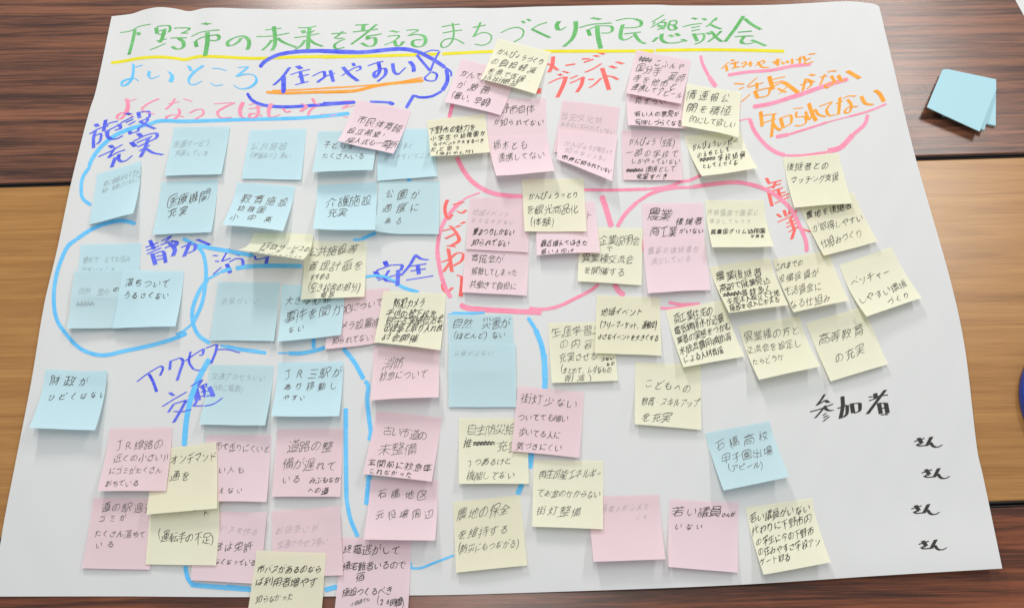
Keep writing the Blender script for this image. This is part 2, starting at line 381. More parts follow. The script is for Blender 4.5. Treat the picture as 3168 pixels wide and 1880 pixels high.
LBL = [('''
A0;30: 2440,1098 2000,1140 1400,1157 850,1174 600,1172 500,1205
B0;34: 1440,262 1250,312 1100,382 980,480 885,610 862,672
B0;30: 870,672 800,780 785,900 800,980 882,1048
''', 'light blue loop at the upper left'),
('''
B0;34: 1312,1225 1200,1198 1100,1205 950,1250 850,1300 740,1375
C0;34: 740,125 660,190 590,330 540,500 520,700 550,900 640,1040 750,1160 860,1220 1000,1245 1200,1205 1500,1140 1720,1070 1805,1030
C0;32: 1768,118 1900,190 1960,260 1990,400 1985,560 1950,750 1870,930
C0;18: 1870,930 1780,1005 1700,1045
''', 'light blue loop around the blue notes at the left edge'),
('''
C0;30: 2240,408 2180,425 2130,442
C0;20: 2130,445 2010,510
C0;34: 2010,510 1930,620 1862,800 1865,930 1920,1050 2030,1132
C0;34: 1905,182 2050,213 2200,238 2450,285
C1;36: 90,408 200,390 400,382 735,384
C0;22: 2130,1150 2300,1188
C0;30: 2300,1188 2499,1208
C1;30: -5,1160 200,1198 388,1222
C1;34: 845,1085 845,1180
C1;14: 500,1222 600,1225
C1;34: 600,1226 720,1226 850,1202 957,1170
C1;22: 1343,490 1420,478 1520,485 1600,515
C1;30: 1600,515 1700,585 1862,640
C1;22: 1225,132 1300,128
C1;30: 1300,128 1448,62
B1;40: 1768,695 1768,728
''', 'light blue loop around the middle blue notes'),
('''
C1;40: 1130,1178 1230,1300 1330,1478
D1;38: 1340,240 1370,285 1362,420 1380,600 1396,740 1382,820
D1;46: 1382,1148 1370,1300 1356,1440
D1;38: 1155,505 1155,900 1162,1390
E1;36: 1162,430 1200,620 1272,795
E1;24: 1318,805 1340,828
E1;20: 1782,1098 1880,1095 2000,1050 2200,972
E1;14: 1792,1040 1785,1100
D0;46: 2025,30 1930,200 1850,400 1805,600 1780,872
E0;38: 1790,1075 1815,1190 1855,1250
E0;42: 1840,1255 2000,1270 2430,1303
E1;40: -5,1275 240,1297
E1;42: 950,1308 1075,1275
''', 'light blue loop around the transport notes'),
('''
C1;28: 2140,858 2300,850
C1;22: 2300,846 2499,832
C2;20: -5,838 200,838
C2;32: 728,880 800,990
C2;44: 800,990 860,1150 885,1300 890,1478
D2;46: 885,-20 895,200 890,322
D2;50: 765,940 742,1090
D2;46: 672,1235 628,1342
''', 'light blue loop around the disaster notes')]
for t, lb in LBL: ink_on_paper('marker_outline', INK['L'], parse(t, rnd=True), label=lb)
PKL = [('''
A1;34: 1252,1005 1216,1142
B2;40: 352,488 420,620 520,740 680,830 850,862 990,868
B2;26: 1578,805 1900,806 2200,797
B2;22: 2200,797 2400,770 2499,735
B3;26: 190,785 330,730 420,712 530,662
''', 'pink loop around the top middle notes'),
('''
B2;14: 580,830 450,880 400,915
B2;32: 400,915 350,960 250,1080 190,1220 165,1400 168,1480
C1;36: 2042,235 2050,320 2080,480 2130,620 2172,690
C2;44: 72,755 130,785 250,800 500,815 862,832
C2;28: 738,790 850,802 1000,780 1200,690 1350,610 1412,556
C2;46: 1562,555 1612,630 1662,668
B2;48: 1752,860 1800,1000 1848,1162
''', 'pink loop around the lively-town notes'),
('''
B2;34: 1903,1162 1980,1040 2100,920
B2;28: 2100,920 2250,830 2400,790 2499,778
B3;24: -5,862 150,808 300,785 440,780
B3;34: 440,778 650,748 880,733 1000,752 1150,800 1280,880 1400,1000 1480,1150 1540,1300 1548,1402
C2;24: 2008,790 2150,790 2350,758
C2;26: 2085,735 2200,755 2390,750
C2;12: 1840,120 1838,240
''', 'pink loop around the industry notes'),
('''
A2;28: 1460,538 1480,620 1540,740
A2;40: 1540,740 1575,795 1612,842
A2;18: 1836,995 1830,1060
A2;10: 1825,1170 1925,1147
B3;34: 995,115 1040,230 1150,370 1250,440 1340,472
B3;20: 1340,472 1500,472 1750,440
A3;32: 990,1108 960,1200 850,1300
A3;44: 850,1300 720,1430 600,1462
''', 'pink bowl-shaped line below the orange writing')]
for t, lb in PKL: ink_on_paper('marker_outline', INK['P'], parse(t, rnd=True), label=lb)
PU = '''
A2;26: 1722,728 1900,700 2150,680 2350,640 2460,628
A3;26: 280,640 360,632 440,622
A2;34: 1965,1035 2150,1000 2400,920
A3;34: 250,945 300,930 550,840 800,765
A3;30: 100,1325 230,1300
A3;18: 230,1300 500,1215 600,1182
A3;10: 600,1182 800,1130
A3;16: 800,1130 1000,1075 1170,1005
'''
ink_on_paper('marker_underline', INK['P'], parse(PU, rnd=True), label='three pink underlines beneath the orange writing')
ORT = '''
A2;22: 1728,605 1690,640 1665,665|w26 1708,640 1716,690|w24 1755,582 1782,590|w12 1745,620 1830,602|w24 1790,602 1795,655|w12 1760,662 1840,645
A2;20: 1850,620 1900,602 1880,645 1860,650 1900,625 1962,618|w26 1940,598 1944,645
A2;20: 1990,640 2060,588 2080,600 2060,620|w24 2010,600 2055,650 2120,655
A2;20: w14 2150,605 2240,578|w24 2200,570 2198,620 2172,605 2210,595 2205,640|2245,600 2262,620 2282,605|w24 2290,590 2312,610
A2;24: 2342,570 2348,620|w12 2380,580 2440,570|2422,550 2418,620
A3;24: 365,545 388,580|w18 440,562 382,595 385,618 462,598|w30 418,526 482,522
A2;24: 1785,808 1878,815|w18 1830,865 1882,845|w26 1855,985 1935,915|w24 2002,755 1960,790 1910,835|w14 1915,848 2065,800|w28 2000,800 2008,862|w34 1982,880 2012,950|w24 1992,882 2122,858 2112,920 2012,948
A2;34: w40 2122,738 2160,868|w12 2130,775 2280,742|w12 2150,808 2262,782|w20 2170,835 2250,795|w40 2255,795 2300,820 2405,900|w24 2205,858 2285,895|w26 2292,842 2225,905
A3;26: w24 335,825 432,792 442,820 400,862|w28 388,762 360,880|w28 400,768 470,798|w30 425,722 476,732
A3;24: w16 525,750 600,735|w24 572,720 530,820|w26 600,700 640,688 682,692|w28 635,735 662,785 600,850 575,842 610,802 705,798
A3;28: w34 702,730 735,778 785,775|w40 790,688 912,760
A2;36: w34 2040,1080 2055,1222|w14 2050,1120 2195,1100|w14 2065,1190 2185,1150|w30 2165,1110 2155,1210 2145,1325|w30 2155,1190 2190,1235 2232,1262|w34 2232,1140 2258,1242|w28 2245,1140 2330,1118 2332,1190 2262,1235
A3;26: w20 270,1052 362,1045|w24 300,1082 298,1128 380,1132 392,1180 345,1215 285,1215
A3;30: w36 418,1000 450,1095 490,1170|w26 385,1080 425,1155 478,1062 510,1108 582,1130
A3;26: w18 520,1030 645,985|w28 640,990 590,1065 615,1115 680,1112
A3;26: w14 680,1005 750,975|w32 720,942 706,1110|w24 755,952 800,930 872,932|w28 792,962 830,1020 805,1090 765,1085 800,1040 890,1032
A3;30: w34 925,932 965,1000 1040,1015|w38 1055,875 1100,905 1145,985
'''
ink_on_paper('heading_lettering', INK['O'], parse(ORT), -25, 10, 'orange marker remarks at the upper right')
RDT = '''
A1;34: w36 2222,550 2212,640 2182,700|w32 2165,618 2215,640 2268,682|w30 2340,635 2435,620
A2;26: w22 155,636 250,620|w30 312,573 388,570|w24 330,606 425,575|w26 345,700 420,668 500,618|w38 432,538 475,550|w36 480,512 530,528
A2;34: w24 -5,805 80,765 160,745|w40 160,745 130,830 76,942|w38 88,718 118,732|w34 128,690 185,708
A2;32: w18 200,762 270,733|w20 195,806 250,785 325,745|w36 325,748 308,820 265,892
A2;28: w28 372,772 430,768|w26 385,850 430,822 502,755
A2;36: w40 508,660 545,770 575,870|w32 545,735 610,745 662,772|w40 585,640 640,660|w38 648,600 710,620
A1;60: w56 2068,862 2078,905|w44 2090,860 2064,905
'''
ink_on_paper('heading_lettering', INK['R'], parse(RDT), -8, 12, 'red marker heading in two lines near the top middle')
NGW = '''
B2;30: w30 265,900 242,960 245,1040 272,1092|w26 272,1090 312,1042|w30 320,948 420,922|w30 355,1008 400,1028 445,1000
B2;30: w26 218,1200 330,1172|w28 245,1275 345,1225|w36 290,1150 355,1230 375,1290 300,1345|w28 255,1345 345,1352|w30 345,1165 385,1148|w30 395,1132 435,1112
C1;32: w34 2145,215 2165,330 2180,440|w26 2085,345 2150,320 2235,258 2288,268 2275,330 2190,385|w26 2100,440 2160,350
C1;32: w34 2092,560 2100,610 2130,645|w24 2130,645 2190,590|w36 2225,472 2272,490 2275,590 2265,678
'''
ink_on_paper('heading_lettering', INK['R'], parse(NGW), 8, 12, 'red vertical heading left of the centre')
IND = '''
B3;26: w30 1158,690 1182,738|w16 1175,745 1305,712|w26 1250,722 1222,790|w16 1125,800 1300,745|w30 1182,825 1198,900 1215,962|w16 1165,835 1320,782|w30 1270,800 1300,910|w16 1250,850 1345,825|w16 1255,885 1380,842|w18 1240,935 1380,872
B3;26: w26 1262,1038 1300,1068|w28 1328,1000 1350,1060|w26 1392,978 1378,1042|w16 1265,1118 1450,1035|w24 1398,1080 1450,1000|w16 1350,1130 1455,1088|w16 1350,1168 1462,1118|w30 1388,1080 1432,1195|w16 1370,1215 1475,1150|w30 1432,1190 1402,1282|w28 1450,1165 1500,1180 1582,1210
'''
ink_on_paper('heading_lettering', INK['R'], parse(IND), -12, 11, 'red vertical heading right of the centre')
HB = [('''
B0;32: w40 925,262 945,288|w16 865,360 950,310 1050,278|w30 925,320 905,400 905,495|w26 925,372 975,358 965,430 935,458|w34 1022,222 1002,332|w16 990,298 1060,255 1140,235|w36 1150,262 1165,300 1110,325|w36 1045,320 1038,375 1075,412|w16 1075,412 1130,405 1190,375|w24 1010,345 1150,270
B0;30: w44 1218,160 1262,170|w16 1165,255 1290,190|w14 1215,250 1290,215|w14 1240,275 1312,232|w34 1245,305 1262,362|w28 1262,302 1335,282 1332,330 1272,350|w34 1335,148 1350,205|w26 1352,150 1440,146 1442,195 1410,205|w30 1345,240 1430,215 1385,275 1330,305|w34 1352,238 1420,275 1500,310
B0;30: w42 1062,468 1092,492|w14 950,580 1080,520 1185,460|w28 1112,492 1048,590|w18 1048,592 1130,540 1212,512|w36 1115,585 1080,680|w34 1150,555 1148,605 1180,630|w14 1180,630 1225,612 1280,565
B0;32: w42 1335,352 1368,385|w44 1268,438 1310,480|w20 1290,430 1420,368 1510,348|w32 1510,350 1522,375 1495,412|w14 1320,445 1470,382|w14 1330,485 1500,405|w14 1345,525 1450,465|w36 1435,395 1400,500 1360,580|w34 1410,500 1480,540 1575,560
''', 'blue heading at the upper left, two lines'),
('''
C0;34: w36 1450,135 1490,222|w14 1405,205 1530,158|w14 1415,235 1540,188|w14 1420,268 1560,208|w40 1472,262 1502,372|w34 1500,262 1575,245 1602,352|w14 1510,292 1582,278|w14 1510,328 1585,308
C0;30: w18 1560,142 1655,95|w26 1655,98 1600,150|w14 1550,182 1640,150|w40 1650,140 1712,160 1690,195|w40 1640,160 1690,225 1672,288|w14 1590,212 1725,155
C0;34: w16 1750,205 1820,178|w38 1822,180 1888,180 1880,225 1828,258|w38 1835,155 1808,225 1780,292|w36 1905,128 2030,180
''', 'blue heading beside the left loop'),
('''
C0;24: w28 2060,280 2102,286|w26 2078,338 2120,338|w12 2060,465 2140,395|w20 2212,215 2142,340|w18 2142,340 2230,308|w32 2242,255 2325,282|w38 2192,362 2226,452|w28 2215,345 2290,312 2342,325 2348,405|w32 2400,270 2432,282
C1;24: w20 275,285 285,322|w18 285,322 345,312 380,298|w34 400,292 382,370
''', 'blue heading half hidden by a curled yellow note'),
('''
C1;34: w42 1532,338 1552,382|w44 1440,435 1480,502|w18 1450,428 1600,372|w34 1600,374 1700,380 1682,432|w30 1572,425 1532,510 1560,530|w26 1550,530 1660,540|w38 1662,420 1655,575|w16 1465,522 1570,490 1690,458
C1;32: w34 1832,275 1770,380 1690,475|w32 1838,285 1880,312 1950,325|w16 1760,388 1935,362|w16 1780,432 1930,410|w38 1850,375 1862,462|w18 1740,520 1870,500 2000,478
''', 'blue heading right of the yellow public-facilities note'),
('''
D0;20: w24 1325,250 1430,170 1550,98|w24 1550,98 1575,115 1548,192|w28 1440,175 1480,250 1515,348|w26 1650,48 1640,135|w22 1650,52 1740,20|w28 1740,20 1768,45 1740,150 1712,240
C0;20: w16 1790,1300 1890,1230 1970,1180|w26 1970,1182 1955,1240 1925,1245|w22 1842,1210 1828,1310 1868,1378|w22 1868,1378 1930,1390 1990,1328|w18 1990,1175 2095,1138|w26 2098,1142 2088,1200 2040,1325|w12 2100,1190 2200,1190 2322,1222
''', 'blue slanting heading, first line above the transport notes'),
('''
D0;22: w30 1640,355 1680,385|w20 1570,490 1680,420 1802,350|w26 1628,545 1680,465|w18 1680,465 1800,428|w32 1800,430 1740,540 1680,642|w30 1680,535 1760,540 1850,518
D0;26: w18 1845,295 1955,230|w26 1955,232 1915,290|w36 1895,300 1925,430|w34 1900,310 2000,268|w40 2005,270 2055,385|w20 1935,312 1990,300|w18 1940,352 2010,330|w28 1960,290 1988,400|w18 1930,395 2040,372|w30 1822,385 1880,380 1898,440 1870,485|w20 1865,485 1950,482 2060,455 2140,400
''', 'blue slanting heading, second line')]
for t, lb in HB: ink_on_paper('heading_lettering', INK['B'], parse(t), -14, 11, lb)
PART = '''
D3;22: w26 1098,372 1060,430 1020,480|w16 1020,478 1105,430|w34 1100,428 1135,452|w14 955,542 1060,512 1178,465|w24 1105,480 1050,550 1005,600|w34 1092,500 1130,525 1178,530|w14 1078,578 1112,552|w14 1082,600 1128,572|w18 1080,635 1142,585
D3;32: w36 1268,392 1272,480 1250,605|w20 1220,510 1310,475|w32 1315,478 1310,560 1280,592|w38 1358,460 1372,552|w24 1362,465 1440,455|w34 1438,458 1432,530 1380,555
D3;30: w38 1585,362 1592,410|w12 1520,400 1710,378|w12 1525,435 1625,400|w38 1682,332 1600,440 1512,560|w38 1620,455 1640,560|w20 1625,462 1690,455|w40 1688,458 1705,555|w14 1640,510 1695,498|w22 1640,570 1712,565
'''
ink_on_paper('heading_lettering', INK['K'], parse(PART), -14, 10, 'black heading above the list of participants')
SAN = '''
D3;22: w14 1962,828 2062,796|w36 2003,793 2036,843|w16 2036,848 1992,852|w24 1986,856 2012,872|w16 2012,872 2092,862|w38 2128,784 2084,868|w18 2086,866 2118,836|w30 2118,838 2146,872 2180,884|w18 2178,882 2206,876 2234,858
'''
for dx, dy in ((0,0), (72,303), (-28,650), (42,992)):
    ink_on_paper('name_suffix', INK['K'], parse(SAN, dx, dy), -14, 10)
def thin(I):
    I=np.pad(I,((0,0),(1,1),(1,1))).astype(np.uint8)
    while True:
        ch=0
        for s in (0,1):
            P=I
            n=[P[:,:-2,1:-1],P[:,:-2,2:],P[:,1:-1,2:],P[:,2:,2:],P[:,2:,1:-1],P[:,2:,:-2],P[:,1:-1,:-2],P[:,:-2,:-2]]
            B=sum(x.astype(int) for x in n)
            A=sum(((n[i]==0)&(n[(i+1)%8]==1)).astype(int) for i in range(8))
            if s==0:c=(n[0]*n[2]*n[4]==0)&(n[2]*n[4]*n[6]==0)
            else:c=(n[0]*n[2]*n[6]==0)&(n[0]*n[4]*n[6]==0)
            m=(I[:,1:-1,1:-1]==1)&(B>=2)&(B<=6)&(A==1)&c
            if m.any(): ch=1
            I[:,1:-1,1:-1][m]=0
        if not ch:break
    return I[:,1:-1,1:-1].astype(bool)
def rdp(p,eps):
    if len(p)<3:return p
    a,b=np.array(p[0],float),np.array(p[-1],float);q=np.array(p,float)
    d=b-a;L=np.hypot(*d)
    dist=np.abs(d[0]*(q[:,1]-a[1])-d[1]*(q[:,0]-a[0]))/L if L>1e-6 else np.hypot(*(q-a).T)
    i=int(dist.argmax())
    if dist[i]>eps:return rdp(p[:i+1],eps)[:-1]+rdp(p[i:],eps)
    return [p[0],p[-1]]
def trace(I):
    pts=set(zip(*np.nonzero(I)))  # (y,x)
    def nb(p):
        r=[]
        for dy,dx in((-1,0),(1,0),(0,-1),(0,1)):
            q=(p[0]+dy,p[1]+dx)
            if q in pts:r.append(q)
        for dy,dx in((-1,-1),(-1,1),(1,-1),(1,1)):
            q=(p[0]+dy,p[1]+dx)
            if q in pts and (p[0]+dy,p[1]) not in pts and (p[0],p[1]+dx) not in pts:r.append(q)
        return r
    NB={p:nb(p) for p in pts}
    used=set();out=[]
    nodes=[p for p in pts if len(NB[p])!=2]
    def walk(p,q):
        path=[p,q];used.add(frozenset((p,q)))
        while len(NB[path[-1]])==2:
            c=[r for r in NB[path[-1]] if r!=path[-2]]
            if not c or frozenset((path[-1],c[0])) in used:break
            used.add(frozenset((path[-1],c[0])));path.append(c[0])
        return path
    for p in sorted(nodes):
        for q in NB[p]:
            if frozenset((p,q)) not in used: out.append(walk(p,q))
    for p in sorted(pts):
        for q in NB[p]:
            if frozenset((p,q)) not in used: out.append(walk(p,q))
    # prune spurs
    deg={}
    for s in out:
        for e in(s[0],s[-1]):deg[e]=deg.get(e,0)+1
    out=[s for s in out if not(len(s)<=6 and min(len(NB[s[0]]),len(NB[s[-1]]))==1 and max(len(NB[s[0]]),len(NB[s[-1]]))>2)]
    # join segments which continue each other straight through a junction
    segs=[list(s) for s in out]
    def dirn(s,end):
        s=s if end else s[::-1]
        a=np.array(s[-1],float);b=np.array(s[max(0,len(s)-9)],float);d=a-b;return d/(np.hypot(*d)+1e-9)
    changed=True
    while changed:
        changed=False;best=(0.80,None)
        for i in range(len(segs)):
            for j in range(i+1,len(segs)):
                for ei in(0,1):
                    for ej in(0,1):
                        pi=segs[i][-1] if ei else segs[i][0];pj=segs[j][-1] if ej else segs[j][0]
                        if max(abs(pi[0]-pj[0]),abs(pi[1]-pj[1]))<=5:
                            c=-float(dirn(segs[i],ei)@dirn(segs[j],ej))
                            if c>best[0]:best=(c,(i,j,ei,ej))
        if best[1]:
            i,j,ei,ej=best[1]
            a=segs[i] if ei else segs[i][::-1];b=segs[j][::-1] if ej else segs[j]
            n=a+b;segs=[s for k,s in enumerate(segs) if k not in(i,j)]+[n];changed=True
    return [s for s in segs if len(s)>1]
# ------------------------------------------------------------------ pen strokes of the small handwriting: the built-in font's characters thinned to their centre lines
def pen_strokes(chars):
    N=96
    objs=[]
    for c in chars:
        cu=bpy.data.curves.new('t','FONT');cu.body=c;cu.resolution_u=4
        o=bpy.data.objects.new('t',cu);COL.objects.link(o);objs.append(o)
    dg=bpy.context.evaluated_depsgraph_get()
    R=np.zeros((len(chars),N,N),bool)
    gy,gx=np.mgrid[0:N,0:N]
    for k,(c,o) in enumerate(zip(chars,objs)):
        me=o.evaluated_get(dg).to_mesh();me.calc_loop_triangles()
        V=np.array([v.co[:2] for v in me.vertices])
        if not len(V): continue
        cx=(V[:,0].min()+V[:,0].max())/2
        off=0.5-cx if ord(c)<128 else 0.0
        X=(V[:,0]+off)*N; Y=(0.9-V[:,1])*N
        for t in me.loop_triangles:
            a,b,d=[(X[i],Y[i]) for i in t.vertices]
            x0=int(max(0,min(a[0],b[0],d[0])-1));x1=int(min(N-1,max(a[0],b[0],d[0])+1));y0=int(max(0,min(a[1],b[1],d[1])-1));y1=int(min(N-1,max(a[1],b[1],d[1])+1))
            sx=gx[y0:y1+1,x0:x1+1]+.5;sy=gy[y0:y1+1,x0:x1+1]+.5
            def e(p,q):return (q[0]-p[0])*(sy-p[1])-(q[1]-p[1])*(sx-p[0])
            e1,e2,e3=e(a,b),e(b,d),e(d,a)
            R[k,y0:y1+1,x0:x1+1]|=((e1>=0)&(e2>=0)&(e3>=0))|((e1<=0)&(e2<=0)&(e3<=0))
        o.evaluated_get(dg).to_mesh_clear()
    for o in objs:
        cu=o.data; bpy.data.objects.remove(o); bpy.data.curves.remove(cu)
    S=thin(R); G={}
    for k,c in enumerate(chars):
        ss=[[(x/95.0-0.5,y/95.0-0.5) for y,x in rdp(s,1.7)] for s in trace(S[k])]
        if not ss:
            ys,xs=np.nonzero(R[k])
            if len(xs): cx,cy=xs.mean()/95-.5,ys.mean()/95-.5;ss=[[(cx-.015,cy-.015),(cx+.015,cy+.015)]]
        G[c]=ss
    return G
